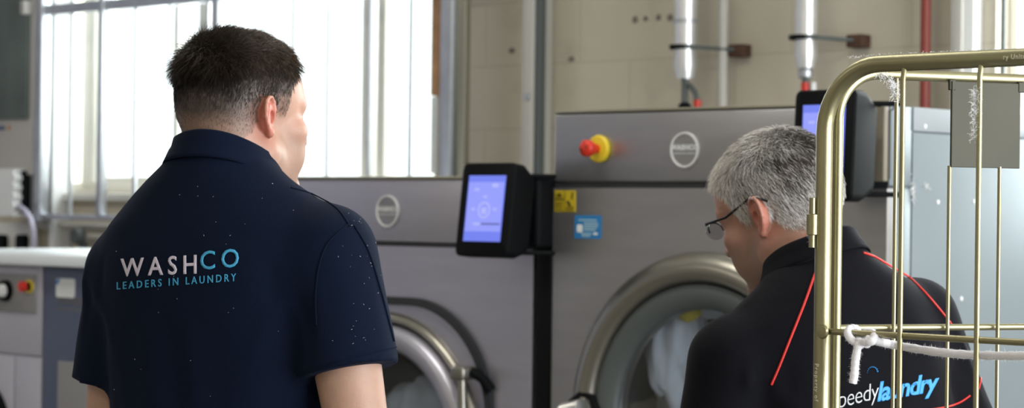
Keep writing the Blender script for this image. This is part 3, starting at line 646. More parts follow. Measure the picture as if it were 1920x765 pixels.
# ---- laundry inside the drums
def crumple(name, cx, cy, cz, rx, ry, rz, m, label, seed, fold=.22, grp=None):
    r = np.random.default_rng(seed); bm = B(); bmesh.ops.create_icosphere(bm, subdivisions=5, radius=1)
    dirs = r.normal(size=(22, 3)); dirs /= np.linalg.norm(dirs, axis=1)[:, None]; ph = r.uniform(0, 6.3, 22); fr = r.uniform(2, 7, 22)
    for vv in bm.verts:
        d = np.array(vv.co); s = sum(abs(math.sin(fr[i]*d.dot(dirs[i])+ph[i]))/(1+.25*fr[i]) for i in range(22))/6
        k = 1+fold*(s-1)*2; vv.co = Vector((cx+d[0]*rx*k, cy+d[1]*ry*k, cz+d[2]*rz*k))
    return tag(obj(name, bm, m, smooth=180), label, 'laundry', grp)
q = fp(1272, 620, .12)
crumple('laundry_sheet', q.x+.01, .10, q.z-.02, .075, .05, .145, 'cloth', 'crumpled white sheet pressed against the dryer door glass', 3, .34)
crumple('laundry_towel', q.x+.125, .12, q.z+.105, .075, .05, .07, 'cloth', 'bunched white towel near the top of the dryer door glass', 8, .34)
crumple('laundry_bundle', q.x+.02, .24, q.z-.23, .16, .11, .11, 'cloth', 'large white cloth heap at the bottom of the dryer drum', 5, .3)
q = fp(1343, 572, .15)
crumple('yellow_cloth', q.x-.01, .055, q.z-.005, .035, .02, .032, 'yellow_cloth', 'small bright yellow cloth at the top of the dryer drum', 4)
q = fp(790, 765, .1)
crumple('laundry_load', q.x-.02, .16, q.z-.10, .17, .1, .17, 'cloth', 'pale wet laundry load behind the washing machine door', 6, .25)
# ------------------------------------------------------------------ roll cage in front
CO = at(1544, 400, 2.95); CO.z = 0
dA = Vector((math.cos(math.radians(45)), -math.sin(math.radians(45)), 0))
dB = Vector((math.cos(math.radians(21)), math.sin(math.radians(21)), 0))
nA = Vector((-dA.y, dA.x, 0)); nB = Vector((-dB.y, dB.x, 0))
def line_hit(x, y, P, d):
    """world point where the vertical plane through P along d is seen at pixel (x, y)"""
    o = Vector((0, 0, CAM_H)); r = ray(x, y); n = Vector((-d.y, d.x, 0)); return o + r*((P-o).dot(n)/r.dot(n))
R = thing('roll_cage', (CO.x, CO.y, 0), 'gold zinc plated roll cage standing in front of the grey haired man', 'laundry cage', frame=ID)
zA = line_hit(1700, 117, CO, dA).z
rA = .0108; LA = .74; br = .085
def arc_frame(P, d, L, ztop_, zbot, r, brad):
    pts = [P+Vector((0, 0, zbot))]
    pts.append(P+Vector((0, 0, ztop_-brad-.08)))
    for k in range(0, 13):
        a = PI/2*k/12; pts.append(P+d*(brad-brad*math.cos(a))+Vector((0, 0, ztop_-brad+brad*math.sin(a))))
    for k in range(0, 13):
        a = PI/2*k/12; pts.append(P+d*(L-brad+brad*math.sin(a))+Vector((0, 0, ztop_-brad+brad*math.cos(a))))
    pts.append(P+d*L+Vector((0, 0, zbot)))
    return pts
bm = B(); tube(bm, arc_frame(CO, dA, LA, zA, .2, rA, br), rA, 24); FA = obj('front_frame', bm, 'gold', R, frame=ID, smooth=60)
BASE[FA.name] = BASE[R.name]
zm = line_hit(1560, 622, CO, dA).z
rod = .0034
bm = B(); tube(bm, [CO-nA*.0+dA*.004+Vector((0, 0, zm)), CO+dA*(LA-.005)+Vector((0, 0, zm))], .0042, 12); sub('cross_rod', bm, 'gold', FA, frame=ID)
bm = B(); tube(bm, [CO+dA*.006+Vector((0, 0, .62)), CO+dA*(LA-.005)+Vector((0, 0, .62))], .0042, 12); sub('cross_rod', bm, 'gold', FA, frame=ID)
bm = B(); c = CO-Vector((0, 0, 0))+dA*.008-nA*.0095+Vector((0, 0, zm)); lathe(bm, [(.0, -.004), (.008, -.003), (.0095, .0), (.008, .003)], (0, 0, 0), 'y', 18, closed=False)
bm.transform(Matrix.Translation(c) @ Matrix.Rotation(math.radians(-45), 4, 'Z')); sub('weld_boss', bm, 'gold', FA, frame=ID)
s0 = (line_hit(1690, 400, CO-nA*.007, dA)-CO).dot(dA); s1 = (line_hit(1834, 400, CO-nA*.007, dA)-CO).dot(dA)
step = s1-s0; k = 0
while s0+k*step < LA-.03:
    p = CO+dA*(s0+k*step)-nA*.007; bm = B()
    tube(bm, [p+Vector((0, 0, .205)), p+Vector((0, 0, zA-.022)), p+nA*.003+Vector((0, 0, zA-.006))], rod, 12); sub('bar', bm, 'gold', FA, frame=ID); k += 1
# second frame behind, hinged at the corner
CB = CO+dB*.0262+nB*.012
zB = line_hit(1700, 141, CB, dB).z; rB = .0072; LB = .72
bm = B(); tube(bm, arc_frame(CB, dB, LB, zB, .2, rB, .06), rB, 20); FB = obj('back_frame', bm, 'gold', R, frame=ID, smooth=60)
BASE[FB.name] = BASE[R.name]
zmb = line_hit(1750, 614, CB, dB).z
for zz in (zmb, .62):
    bm = B(); tube(bm, [CB+dB*.004+nB*.004+Vector((0, 0, zz)), CB+dB*(LB-.005)+nB*.004+Vector((0, 0, zz))], .0044, 12); sub('cross_rod', bm, 'gold', FB, frame=ID)
xs_ = [(line_hit(x, 420, CB-nB*.006, dB)-CB).dot(dB) for x in (1678, 1779, 1873)]
st = xs_[1]-xs_[0]; allx = xs_+[xs_[2]+st*(i+1) for i in range(4) if xs_[2]+st*(i+1) < LB-.03]
plz = line_hit(1840, 315, CB, dB).z
for i, sx in enumerate(allx):
    p = CB+dB*sx-nB*.006; top = zB-.005 if i not in (1, 2) else plz+.002
    bm = B(); tube(bm, [p+Vector((0, 0, .205)), p+Vector((0, 0, top))], .0027, 12); sub('bar', bm, 'gold', FB, frame=ID)
# sign plate
a, b2 = line_hit(1777, 310, CB, dB), line_hit(1906, 315, CB, dB); sa, sb = (a-CB).dot(dB), (b2-CB).dot(dB)
bm = B(); box(bm, sa, sb, -.008, -.006, plz, zB-.006, .0008, 1); box(bm, sa-.001, sa+.0015, -.0105, -.006, plz, zB-.006, .0005, 1)
for xx in (sa, sb): box(bm, xx-.004, xx+.006, -.009, -.004, zB-.018, zB-.004, .001, 1)
bm.transform(Matrix.Translation(CB) @ Matrix.Rotation(math.radians(21), 4, 'Z')); sub('sign_plate', bm, 'gold_plate', FB, frame=ID, label='flat dull zinc sign plate')
# hinge on the outer side of the corner post
hp = at(1523, 415, 2.945); 
bm = B(); tube(bm, [(hp.x, hp.y, at(1523, 371, 2.945).z), (hp.x, hp.y, at(1523, 464, 2.945).z)], .0042, 14)
z0, z1 = at(1520, 441, 2.945).z, at(1520, 401, 2.945).z
lathe(bm, [(.0046, 0), (.0075, .001), (.0075, z1-z0-.001), (.0046, z1-z0)], (hp.x, hp.y, z0), 'z', 18, closed=False)
box(bm, hp.x, CO.x-rA*.7, hp.y-.003, hp.y+.003, z0+.003, z1-.003, .001, 1)
obj('hinge', bm, 'gold', R, frame=ID, smooth=50)
# engraved ownership text
M['engrave'] = mat('pale_engraved_lettering', (0.80, 0.78, 0.62), .5, .3)
def wrap_on_tube(me, P, r, ang0, z_c):
    """lay text (x = along the tube) round an upright tube"""
    for vv in me.vertices:
        x, y, z = vv.co; a = ang0+y/r
        vv.co = P+Vector(((r+.0002+z)*math.cos(a), (r+.0002+z)*math.sin(a), z_c-x))
    return me
me2 = wrap_on_tube(text_mesh('Property of', .0085, .00015, 0, 1.2), CO, rA, math.radians(-135), at(1536, 716, 2.95).z)
sub('engraved_text', me2, 'engrave', FA, frame=ID, smooth=0)
me3 = text_mesh('ry United', .0085, .00015, .0001, 1.1, align='LEFT')
sp = (line_hit(1890, 110, CO, dA)-CO).dot(dA)
for vv in me3.vertices:
    x, y, z = vv.co; a = -y/rA; rr = rA+.0003+z
    vv.co = CO+dA*(sp+x)-nA*(rr*math.cos(a))+Vector((0, 0, zA-rr*math.sin(a)+.0))
sub('engraved_text', me3, 'engrave', FA, frame=ID, smooth=0)
# base tray, third side and castors (out of the frame, where they stand)
dP = Vector((dB.y, -dB.x, 0))
e = CB+dB*LB
bm = B(); tube(bm, arc_frame(e, dP, .7, zB, .2, rB, .06), rB, 16); SF = obj('side_frame', bm, 'gold', R, frame=ID, smooth=60); BASE[SF.name] = BASE[R.name]
for i in range(1, 6):
    p = e+dP*(.7*i/6); bm = B(); tube(bm, [p+Vector((0, 0, .205)), p+Vector((0, 0, zB-.005))], .0031, 10); sub('bar', bm, 'gold', SF, frame=ID)
bm = B(); box(bm, -.02, LB+.02, -.74, .02, .165, .2, .006); bm.transform(Matrix.Translation(CB) @ Matrix.Rotation(math.radians(21), 4, 'Z')); obj('base_tray', bm, 'gold_plate', R, frame=ID)
for (x, y) in ((.06, -.06), (LB-.06, -.06), (.06, -.68), (LB-.06, -.68)):
    p = CB+dB*x+dP*(-y); bm = B(); lathe(bm, [(0, -.016), (.055, -.016), (.062, -.01), (.062, .01), (.055, .016), (0, .016)], (p.x, p.y, .062), 'y', 28); cs = obj('castor', bm, 'black_soft', R, frame=ID); BASE[cs.name] = BASE[R.name]
    bm = B(); box(bm, p.x-.025, p.x+.025, p.y-.024, p.y-.018, .05, .165, .002); box(bm, p.x-.025, p.x+.025, p.y+.018, p.y+.024, .05, .165, .002); sub('castor_fork', bm, 'galv', cs, frame=ID)

# ---- white fluffy cord tied to the cross rod
def fuzz(bm, pts, r, n, ln, seed):
    rr = np.random.default_rng(seed); P = np.array([tuple(p) for p in pts]); seg = P[1:]-P[:-1]; L = np.linalg.norm(seg, axis=1); cum = np.concatenate([[0], np.cumsum(L)])
    for _ in range(n):
        t = rr.uniform(0, cum[-1]); i = min(np.searchsorted(cum, t)-1, len(seg)-1); i = max(i, 0); p = P[i]+seg[i]*((t-cum[i])/max(L[i], 1e-9))
        d = rr.normal(size=3); d /= np.linalg.norm(d); t3 = seg[i]/max(L[i], 1e-9); d -= t3*d.dot(t3)*.7
        a = Vector(p+d*r*.8); b_ = Vector(p+d*(r+ln*rr.uniform(.3, 1))+rr.normal(size=3)*ln*.3); w = Vector(rr.normal(size=3)).normalized()*.00022
        bm.faces.new([bm.verts.new(a-w), bm.verts.new(a+w), bm.verts.new(b_)])
def smooth_path(P, n=8):
    P = [Vector(p) for p in P]; out = []
    for i in range(len(P)-1):
        p0, p1, p2, p3 = P[max(i-1, 0)], P[i], P[i+1], P[min(i+2, len(P)-1)]
        for k in range(n):
            t = k/n; out.append(.5*((2*p1)+(p2-p0)*t+(2*p0-5*p1+4*p2-p3)*t*t+(3*p1-p0-3*p2+p3)*t**3))
    out.append(P[-1]); return out
def rodp(x, y, off): return line_hit(x, y, CO-nA*off, dA)
rc = .0052
K = thing('fluffy_cord', tuple(rodp(1615, 715, .012)), 'fluffy white cord knotted round the cage cross rod and trailing sideways', 'cord', frame=ID)
def cord(name, P, seed, nf=900):
    pts = smooth_path(P); bm = B(); r2 = np.random.default_rng(seed); tube(bm, pts, [rc*(1+.10*r2.uniform(-1, 1)) for _ in pts], 12); fuzz(bm, pts, rc, nf, .0035, seed); return obj(name, bm, 'rope', K, frame=ID, smooth=180)
cord('knot_loop', [rodp(1612, 641, .006), rodp(1600, 640, .012), rodp(1590, 628, .010), rodp(1593, 618, -.004), rodp(1603, 616, -.012), rodp(1610, 626, -.014), rodp(1614, 640, -.006), rodp(1613, 647, .004)], 1)
cord('knot_loop', [rodp(1610, 640, .004), rodp(1622, 642, .012), rodp(1634, 640, .012), rodp(1640, 632, .004), rodp(1634, 624, -.008), rodp(1622, 625, -.010), rodp(1617, 636, -.010), rodp(1627, 646, -.004)], 2)
cord('hanging_end', [rodp(1612, 634, .010), rodp(1608, 652, .012), rodp(1604, 675, .012), rodp(1602, 700, .012), rodp(1599, 718, .012)], 3)
cord('trailing_end', [rodp(1625, 636, .008), rodp(1645, 640, .004), rodp(1672, 646, -.014), rodp(1700, 651, -.018), rodp(1750, 659, -.018), rodp(1800, 664, -.016), rodp(1860, 667, -.016), rodp(1930, 667, -.014), rodp(1990, 660, -.012)], 4, 2200)
# ---- lint caught on the cage
def lint(name, P, n, spread, ln, label, seed, w=.00025):
    rr = np.random.default_rng(seed); bm = B(); P = [Vector(p) for p in P]
    for _ in range(n):
        t = rr.uniform(0, len(P)-1.001); i = int(t); p = P[i].lerp(P[i+1], t-i)+Vector(rr.normal(size=3))*spread
        pts = [p]; d = Vector(rr.normal(size=3)).normalized()
        for k in range(4): d = (d+Vector(rr.normal(size=3))*.6).normalized(); pts.append(pts[-1]+d*ln/4)
        tube(bm, pts, w*rr.uniform(.5, 1.2), 3, cap=False)
    return tag(obj(name, bm, 'lint', frame=ID, smooth=0), label, 'lint', 'lint caught on the roll cage')
lint('lint_wisp', [line_hit(1830, 165, CO-nA*.011, dA), line_hit(1827, 210, CO-nA*.011, dA), line_hit(1824, 262, CO-nA*.011, dA)], 220, .0013, .008, 'long white lint wisp clinging to the bar before the sign plate', 11)
lint('lint_wisp', [line_hit(1668, 150, CB-nB*.01, dB), line_hit(1676, 165, CB-nB*.01, dB), line_hit(1682, 185, CB-nB*.01, dB)], 130, .0022, .010, 'white lint tuft hanging beside the paired bars under the top rail', 12)
lint('lint_wisp', [line_hit(1645, 141, CB-nB*.008, dB), line_hit(1662, 141, CB-nB*.008, dB)], 50, .0012, .010, 'small lint tuft stuck under the curved end of the back rail', 13)
lint('lint_wisp', [rodp(1519, 380, .004), rodp(1516, 410, .004), rodp(1518, 455, .004)], 60, .001, .006, 'thin lint fringe along the cage hinge', 14)
lint('lint_wisp', [line_hit(x, y, CO-nA*.0, dA)+Vector((0, 0, .0005)) for x, y in ((1590, 109), (1650, 103), (1720, 100), (1800, 97), (1870, 94))], 260, .0005, .0025, 'fine lint dust lying along the top rail of the front frame', 15)

rr_ = np.random.default_rng(21); bm = B()
for (x, y, sx, sy, n) in ((1712, 362, 2.5, 12, 80), (1736, 350, 3, 4, 25)):
    for _ in range(n):
        q = fs(x+rr_.normal()*sx, DW+.004, y+rr_.normal()*sy); e_ = q+Vector((0, rr_.normal()*.004, rr_.normal()*.004)); tube(bm, [q, (q+e_)/2+Vector((.0008, 0, 0)), e_], .0006, 3, cap=False)
tag(obj('lint_patch', bm, 'lint', smooth=0), 'white lint patch stuck on the blue grey side of the dryer', 'lint')
# ------------------------------------------------------------------ people: implicit surfaces meshed by surface nets
class Field:
    def __init__(self, xs, ys, zs):
        self.x, self.y, self.z = [np.asarray(a, dtype=np.float64) for a in (xs, ys, zs)]
        self.d = np.full((len(xs), len(ys), len(zs)), .2)
    def block(self, lo, hi, m):
        sl = []
        for a, l, h in zip((self.x, self.y, self.z), lo, hi):
            i0 = max(np.searchsorted(a, l-m)-1, 0); i1 = min(np.searchsorted(a, h+m)+1, len(a)); sl.append(slice(i0, i1))
        return tuple(sl), (self.x[sl[0]][:, None, None], self.y[sl[1]][None, :, None], self.z[sl[2]][None, None, :])
    def add(self, fn, lo, hi, k=.02, op='u'):
        m = max(k, .004)+.03
        sl, (X, Y, Z) = self.block(lo, hi, m)
        if any(s.stop <= s.start for s in sl): return
        a = self.d[sl]; b = fn(X, Y, Z)
        if op == 'u':
            h = np.maximum(k-np.abs(a-b), 0)/k if k > 0 else 0
            self.d[sl] = np.minimum(a, b)-h*h*k/4
        elif op == 's':
            b = -b; h = np.maximum(k-np.abs(a-b), 0)/k
            self.d[sl] = np.maximum(a, b)+h*h*k/4
    def mesh(self):
        d = self.d; ins = d < 0; nx, ny, nz = d.shape
        P = np.zeros((nx-1, ny-1, nz-1, 3)); C = np.zeros((nx-1, ny-1, nz-1))
        ax = (self.x, self.y, self.z)
        for axis in range(3):
            n = [nx, ny, nz]; s0 = [slice(None)]*3; s1 = [slice(None)]*3; s0[axis] = slice(0, -1); s1[axis] = slice(1, None)
            a, b = d[tuple(s0)], d[tuple(s1)]; idx = np.argwhere((a < 0) != (b < 0))
            va = a[tuple(idx.T)]; vb = b[tuple(idx.T)]; t = va/(va-vb)
            pos = np.stack([ax[q][idx[:, q]] for q in range(3)], 1); nxt = ax[axis][idx[:, axis]+1]; pos[:, axis] += (nxt-pos[:, axis])*t
            o = [q for q in range(3) if q != axis]
            for da in (0, 1):
                for db in (0, 1):
                    c = idx.copy(); c[:, o[0]] -= da; c[:, o[1]] -= db
                    ok = np.all(c >= 0, 1) & (c[:, 0] < nx-1) & (c[:, 1] < ny-1) & (c[:, 2] < nz-1)
                    cc = tuple(c[ok].T); np.add.at(P, cc, pos[ok]); np.add.at(C, cc, 1)
        cells = np.argwhere(C > 0); ids = np.full(C.shape, -1); ids[tuple(cells.T)] = np.arange(len(cells))
        V = P[tuple(cells.T)]/C[tuple(cells.T)][:, None]; F = []
        for axis in range(3):
            s0 = [slice(1, -1)]*3; s1 = [slice(1, -1)]*3; s0[axis] = slice(0, -1); s1[axis] = slice(1, None)
            a, b = d[tuple(s0)] < 0, d[tuple(s1)] < 0; idx = np.argwhere(a != b)
            flip = a[tuple(idx.T)]; base = idx.copy()
            for q in range(3):
                if q != axis: base[:, q] += 1
            u, w = [(1, 2), (2, 0), (0, 1)][axis]
            q4 = []
            for du, dw in ((0, 0), (1, 0), (1, 1), (0, 1)):
                c = base.copy(); c[:, u] -= du; c[:, w] -= dw; q4.append(ids[tuple(c.T)])
            q4 = np.stack(q4, 1); q4[~flip] = q4[~flip][:, ::-1]; F.append(q4)
        return V, np.concatenate(F)
def lines(lo, hi, coarse, fine):
    """grid lines with step coarse, refined to (a, b, step) inside the fine ranges"""
    out = []; x = lo
    while x < hi:
        out.append(x); st = coarse
        for a, b, s in fine:
            if a-1e-9 <= x < b: st = min(st, s)
        x += st
    out.append(x); return np.array(out)
def ell(c, r, R=None):
    c = np.array(c, float); r = np.array(r, float)
    def f(X, Y, Z):
        x, y, z = X-c[0], Y-c[1], Z-c[2]
        if R is not None: x, y, z = [R[0][i]*x+R[1][i]*y+R[2][i]*z for i in range(3)]
        k0 = np.sqrt((x/r[0])**2+(y/r[1])**2+(z/r[2])**2); k1 = np.sqrt((x/r[0]**2)**2+(y/r[1]**2)**2+(z/r[2]**2)**2)
        return k0*(k0-1)/np.maximum(k1, 1e-9)
    return f
def cap(a, b, ra, rb, flat=None):
    a = np.array(a, float); b = np.array(b, float); ab = b-a; L2 = ab.dot(ab)+1e-12
    def f(X, Y, Z):
        t = np.clip(((X-a[0])*ab[0]+(Y-a[1])*ab[1]+(Z-a[2])*ab[2])/L2, 0, 1)
        return np.sqrt((X-a[0]-t*ab[0])**2+(Y-a[1]-t*ab[1])**2+(Z-a[2]-t*ab[2])**2)-(ra+(rb-ra)*t)
    return f
def add_cap(F, a, b, ra, rb, k=.02, cut=None, op='u'):
    r = max(ra, rb); lo = np.minimum(a, b)-r; hi = np.maximum(a, b)+r; f = cap(a, b, ra, rb)
    if cut is not None:
        P, n = np.array(cut[0]), np.array(cut[1])/np.linalg.norm(cut[1]); g = f
        f = lambda X, Y, Z: np.maximum(g(X, Y, Z), (X-P[0])*n[0]+(Y-P[1])*n[1]+(Z-P[2])*n[2])
    F.add(f, lo, hi, k, op)
def add_ell(F, c, r, k=.02, R=None, op='u'):
    m = max(r) if R is not None else None
    lo = np.array(c)-(m if m else np.array(r)); hi = np.array(c)+(m if m else np.array(r)); F.add(ell(c, r, R), lo, hi, k, op)
def loft(levels, p=2.4, zlo=None, zhi=None):
    L = np.array(levels, float)
    def f(X, Y, Z):
        z = np.clip(Z, L[0, 0], L[-1, 0])
        def ip(c):      # smooth interpolation of one column
            return np.interp(z, L[:, 0], L[:, c])
        cx, cy, a, b = ip(1), ip(2), ip(3), ip(4)
        q = (np.abs((X-cx)/a)**p+np.abs((Y-cy)/b)**p)**(1/p)
        d = (q-1)*np.minimum(a, b)*.95
        return np.maximum(d, np.maximum(Z-L[-1, 0], L[0, 0]-Z))
    return f
def dense(levels, n=60):
    """Catmull-Rom refinement of loft levels"""
    L = np.array(levels, float); out = []
    for i in range(len(L)-1):
        p0, p1, p2, p3 = L[max(i-1, 0)], L[i], L[i+1], L[min(i+2, len(L)-1)]
        for t in np.linspace(0, 1, 7)[:-1]:
            q = .5*((2*p1)+(p2-p0)*t+(2*p0-5*p1+4*p2-p3)*t*t+(3*p1-p0-3*p2+p3)*t**3); q[0] = p1[0]+(p2[0]-p1[0])*t; out.append(q)
    out.append(L[-1]); return out
def np_mesh(name, V, F):
    me = bpy.data.meshes.new(name); me.vertices.add(len(V)); me.vertices.foreach_set('co', V.astype(np.float32).ravel())
    n = F.shape[1]; me.loops.add(F.size); me.loops.foreach_set('vertex_index', F.astype(np.int32).ravel()); me.polygons.add(len(F))
    me.polygons.foreach_set('loop_start', np.arange(0, F.size, n, dtype=np.int32)); me.update(calc_edges=True); me.validate(); return me
def set_cols(me, C):
    a = me.color_attributes.new('tone', 'FLOAT_COLOR', 'POINT'); A = np.ones((len(C), 4), np.float32); A[:, :3] = C; a.data.foreach_set('color', A.ravel())
def sstep(a, b, x): t = np.clip((x-a)/(b-a), 0, 1); return t*t*(3-2*t)
def vnoise(P, s, seed):
    """cheap smooth noise made of sines"""
    r = np.random.default_rng(seed); out = 0
    for i in range(9):
        d = r.normal(size=3); d /= np.linalg.norm(d); out = out+np.sin(P@d*s*r.uniform(.6, 1.7)+r.uniform(0, 6.3))
    return out/9*1.8
def skin_mat(name, rough=.48):
    m, N, L, b = _new(name); a = N.new('ShaderNodeVertexColor'); a.layer_name = 'tone'
    tc = N.new('ShaderNodeTexCoord'); n = N.new('ShaderNodeTexNoise'); n.inputs['Scale'].default_value = 55; n.inputs['Detail'].default_value = 6; L.new(tc.outputs['Object'], n.inputs[0])
    r = N.new('ShaderNodeMapRange'); r.inputs[3].default_value = .88; r.inputs[4].default_value = 1.12; L.new(n.outputs[0], r.inputs[0])
    x = N.new('ShaderNodeMix'); x.data_type = 'RGBA'; x.blend_type = 'MULTIPLY'; x.inputs[0].default_value = 1; L.new(a.outputs[0], x.inputs[6]); L.new(r.outputs[0], x.inputs[7]); L.new(x.outputs[2], b.inputs['Base Color'])
    n2 = N.new('ShaderNodeTexNoise'); n2.inputs['Scale'].default_value = 420; n2.inputs['Detail'].default_value = 3; L.new(tc.outputs['Object'], n2.inputs[0])
    bp = N.new('ShaderNodeBump'); bp.inputs['Strength'].default_value = .25; bp.inputs['Distance'].default_value = .0008; L.new(n2.outputs[0], bp.inputs['Height']); L.new(bp.outputs[0], b.inputs['Normal'])
    b.inputs['Roughness'].default_value = rough; b.inputs['Subsurface Weight'].default_value = .22; b.inputs['Subsurface Radius'].default_value = (1, .35, .18); b.inputs['Subsurface Scale'].default_value = .008
    return m
def hair_mat(name, rough=.5):
    m, N, L, b = _new(name); a = N.new('ShaderNodeVertexColor'); a.layer_name = 'tone'; L.new(a.outputs[0], b.inputs['Base Color'])
    b.inputs['Roughness'].default_value = rough; b.inputs['Specular IOR Level'].default_value = .35; return m
def fabric_mat(name, col, sheen=.035):
    m, N, L, b = _new(name); b.inputs['Base Color'].default_value = (*col, 1); b.inputs['Roughness'].default_value = .85; b.inputs['Specular IOR Level'].default_value = .12
    b.inputs['Sheen Weight'].default_value = sheen; b.inputs['Sheen Roughness'].default_value = .5; b.inputs['Sheen Tint'].default_value = (min(1, col[0]*12+.2), min(1, col[1]*12+.2), min(1, col[2]*10+.25), 1)
    tc = N.new('ShaderNodeTexCoord'); n = N.new('ShaderNodeTexNoise'); n.inputs['Scale'].default_value = 7; n.inputs['Detail'].default_value = 3; L.new(tc.outputs['Object'], n.inputs[0])
    mp = N.new('ShaderNodeMapping'); mp.inputs['Scale'].default_value = (650, 650, 650); L.new(tc.outputs['Object'], mp.inputs[0])
    v = N.new('ShaderNodeTexVoronoi'); v.inputs['Scale'].default_value = 1; L.new(mp.outputs[0], v.inputs[0])
    b1 = N.new('ShaderNodeBump'); b1.inputs['Strength'].default_value = .12; b1.inputs['Distance'].default_value = .02; L.new(n.outputs[0], b1.inputs['Height'])
    b2 = N.new('ShaderNodeBump'); b2.inputs['Strength'].default_value = .35; b2.inputs['Distance'].default_value = .0006; L.new(v.outputs[0], b2.inputs['Height']); L.new(b1.outputs[0], b2.inputs['Normal']); L.new(b2.outputs[0], b.inputs['Normal'])
    return m
M['skin'] = skin_mat('skin'); M['hair'] = hair_mat('hair')
M['navy'] = fabric_mat('navy_pique_cotton', (0.0019, 0.0058, 0.0195), .06); M['black_shirt'] = fabric_mat('black_polo_cotton', (0.0028, 0.0029, 0.0052), .10)
M['trouser'] = fabric_mat('charcoal_trouser_cloth', (0.02, 0.02, 0.024)); M['shoe'] = mat('black_leather', (.015, .014, .013), .35)
M['red_piping'] = mat('red_piping', (0.62, 0.02, 0.015), .6); M['thread_white'] = mat('lilac_white_embroidery', (0.66, 0.60, 0.72), .7, bump=.4, bscale=900)
M['thread_blue'] = mat('sky_blue_embroidery', (0.05, 0.36, 0.62), .65, bump=.4, bscale=900); M['print_white'] = mat('white_shirt_print', (0.66, 0.68, 0.72), .6); M['print_blue'] = mat('blue_shirt_print', (0.045, 0.33, 0.78), .6)
M['frame_black'] = mat('black_spectacle_wire', (.01, .01, .012), .3, .6); M['eye'] = mat('eye_white', (.75, .72, .70), .2)

class Person: pass
def head_prims(p):
    """(kind, args) of the head in head coordinates: x = the person's right, y = forward, z = up, origin between the ears"""
    s = p.hs; E = []
    def e(c, r, k=.02, op='u'): E.append(('e', np.array(c)*s, np.array(r)*s, k*s, op))
    def c(a, b, ra, rb, k=.015, op='u'): E.append(('c', np.array(a)*s, np.array(b)*s, ra*s, rb*s, k*s, op))
    e((0, -.008, .046), (.0765, .0935, .080)); e((0, -.045, .015), (.066, .062, .062), .03)
    e((0, .04, .03), (.064, .058, .066), .03); e((0, .03, -.045), (.058, .058, .06), .03)
    for q in (-1, 1):
        c((q*.060, .002, -.050), (q*.022, .078, -.100), .016, .016, .03); e((q*.043, .064, -.016), (.026, .024, .020), .02)
        c((q*.046, .074, .026), (q*.012, .091, .030), .010, .009, .014); e((q*.038, .066, -.052), (.022, .024, .03), .02)
        e((q*.031, .094, .006), (.014, .012, .010), .012, 's'); e((q*.031, .079, .006), (.0125, .0125, .0125), .004)
        e((q*.011, .107, -.030), (.008, .009, .007), .006)
    c((0, .092, .022), (0, .113, -.024), .0065, .0105, .012); e((0, .086, -.104), (.021, .017, .017), .02)
    c((-.017, .088, -.058), (.017, .088, -.058), .007, .007, .010); c((-.014, .089, -.068), (.014, .089, -.068), .0075, .0075, .008)
    return E
def add_head(F, p):
    HR = np.array(p.hpose.to_3x3()); HT = np.array(p.hpose.translation)
    def W(v): return HR@np.array(v)+HT
    for E in head_prims(p):
        if E[0] == 'e': add_ell(F, W(E[1]), E[2], E[3], R=HR, op=E[4])
        else: add_cap(F, W(E[1]), W(E[2]), E[3], E[4], E[5], op=E[6])
    s = p.hs
    for q in (-1, 1):       # ears
        flare = math.radians(30); tilt = math.radians(-8)
        def Q(f, u, o=0.0):     # forward, up in the ear's plane, o outwards
            f2 = f*math.cos(tilt)+u*math.sin(tilt); u2 = -f*math.sin(tilt)+u*math.cos(tilt)
            return W(np.array((q*(.0755+(.010-f2)*math.sin(flare)+o*math.cos(flare)), (f2*math.cos(flare))-.006+o*math.sin(flare)*.6, u2+.002))*s)
        _q = Q; Q = lambda f, u, o=0.0: _q(f*p.ears, u*p.ears, o*p.ears)
        hx_ = [(.008, .002), (.014, .012), (.013, .024), (.004, .033), (-.007, .034), (-.016, .027), (-.020, .014), (-.0195, 0), (-.015, -.012), (-.009, -.022), (-.002, -.030)]
        for a, b in zip(hx_[:-1], hx_[1:]): add_cap(F, Q(*a, .003), Q(*b, .003), .0030*s, .0030*s, .002)
        add_ell(F, Q(-.001, -.029, .0015), np.array((.0062, .0068, .0085))*s, .004)
        ax = [(-.004, .022), (-.010, .012), (-.011, 0), (-.006, -.012)]
        for a, b in zip(ax[:-1], ax[1:]): add_cap(F, Q(*a, .0), Q(*b, .0), .0028*s, .0028*s, .003)
        for (f, u, r, o) in ((-.007, .016, .0115, -.003), (-.008, .003, .0115, -.004), (-.004, -.012, .0085, -.003), (.0, .022, .010, -.003)):
            R3 = HR@np.array(Matrix.Rotation(-q*(PI/2-flare), 3, 'Z'))
            add_ell(F, Q(f, u, o), (r*s, .0024*s, r*s), .003, R=R3)
        add_cap(F, Q(.008, -.006, .001), Q(.007, -.001, .001), .0035*s, .003*s, .004)
        add_ell(F, Q(.0, 0, -.009), np.array((.010, .016, .024))*s, .008)
        add_ell(F, Q(.003, -.002, .0035), np.array((.006, .006, .0095))*s, .003, op='s')
        for a, b in (((.006, .022), (-.003, .027)), ((-.003, .027), (-.013, .018)), ((-.013, .018), (-.0155, .004))): add_cap(F, Q(*a, .0035), Q(*b, .0035), .0022*s, .0022*s, .002, op='s')
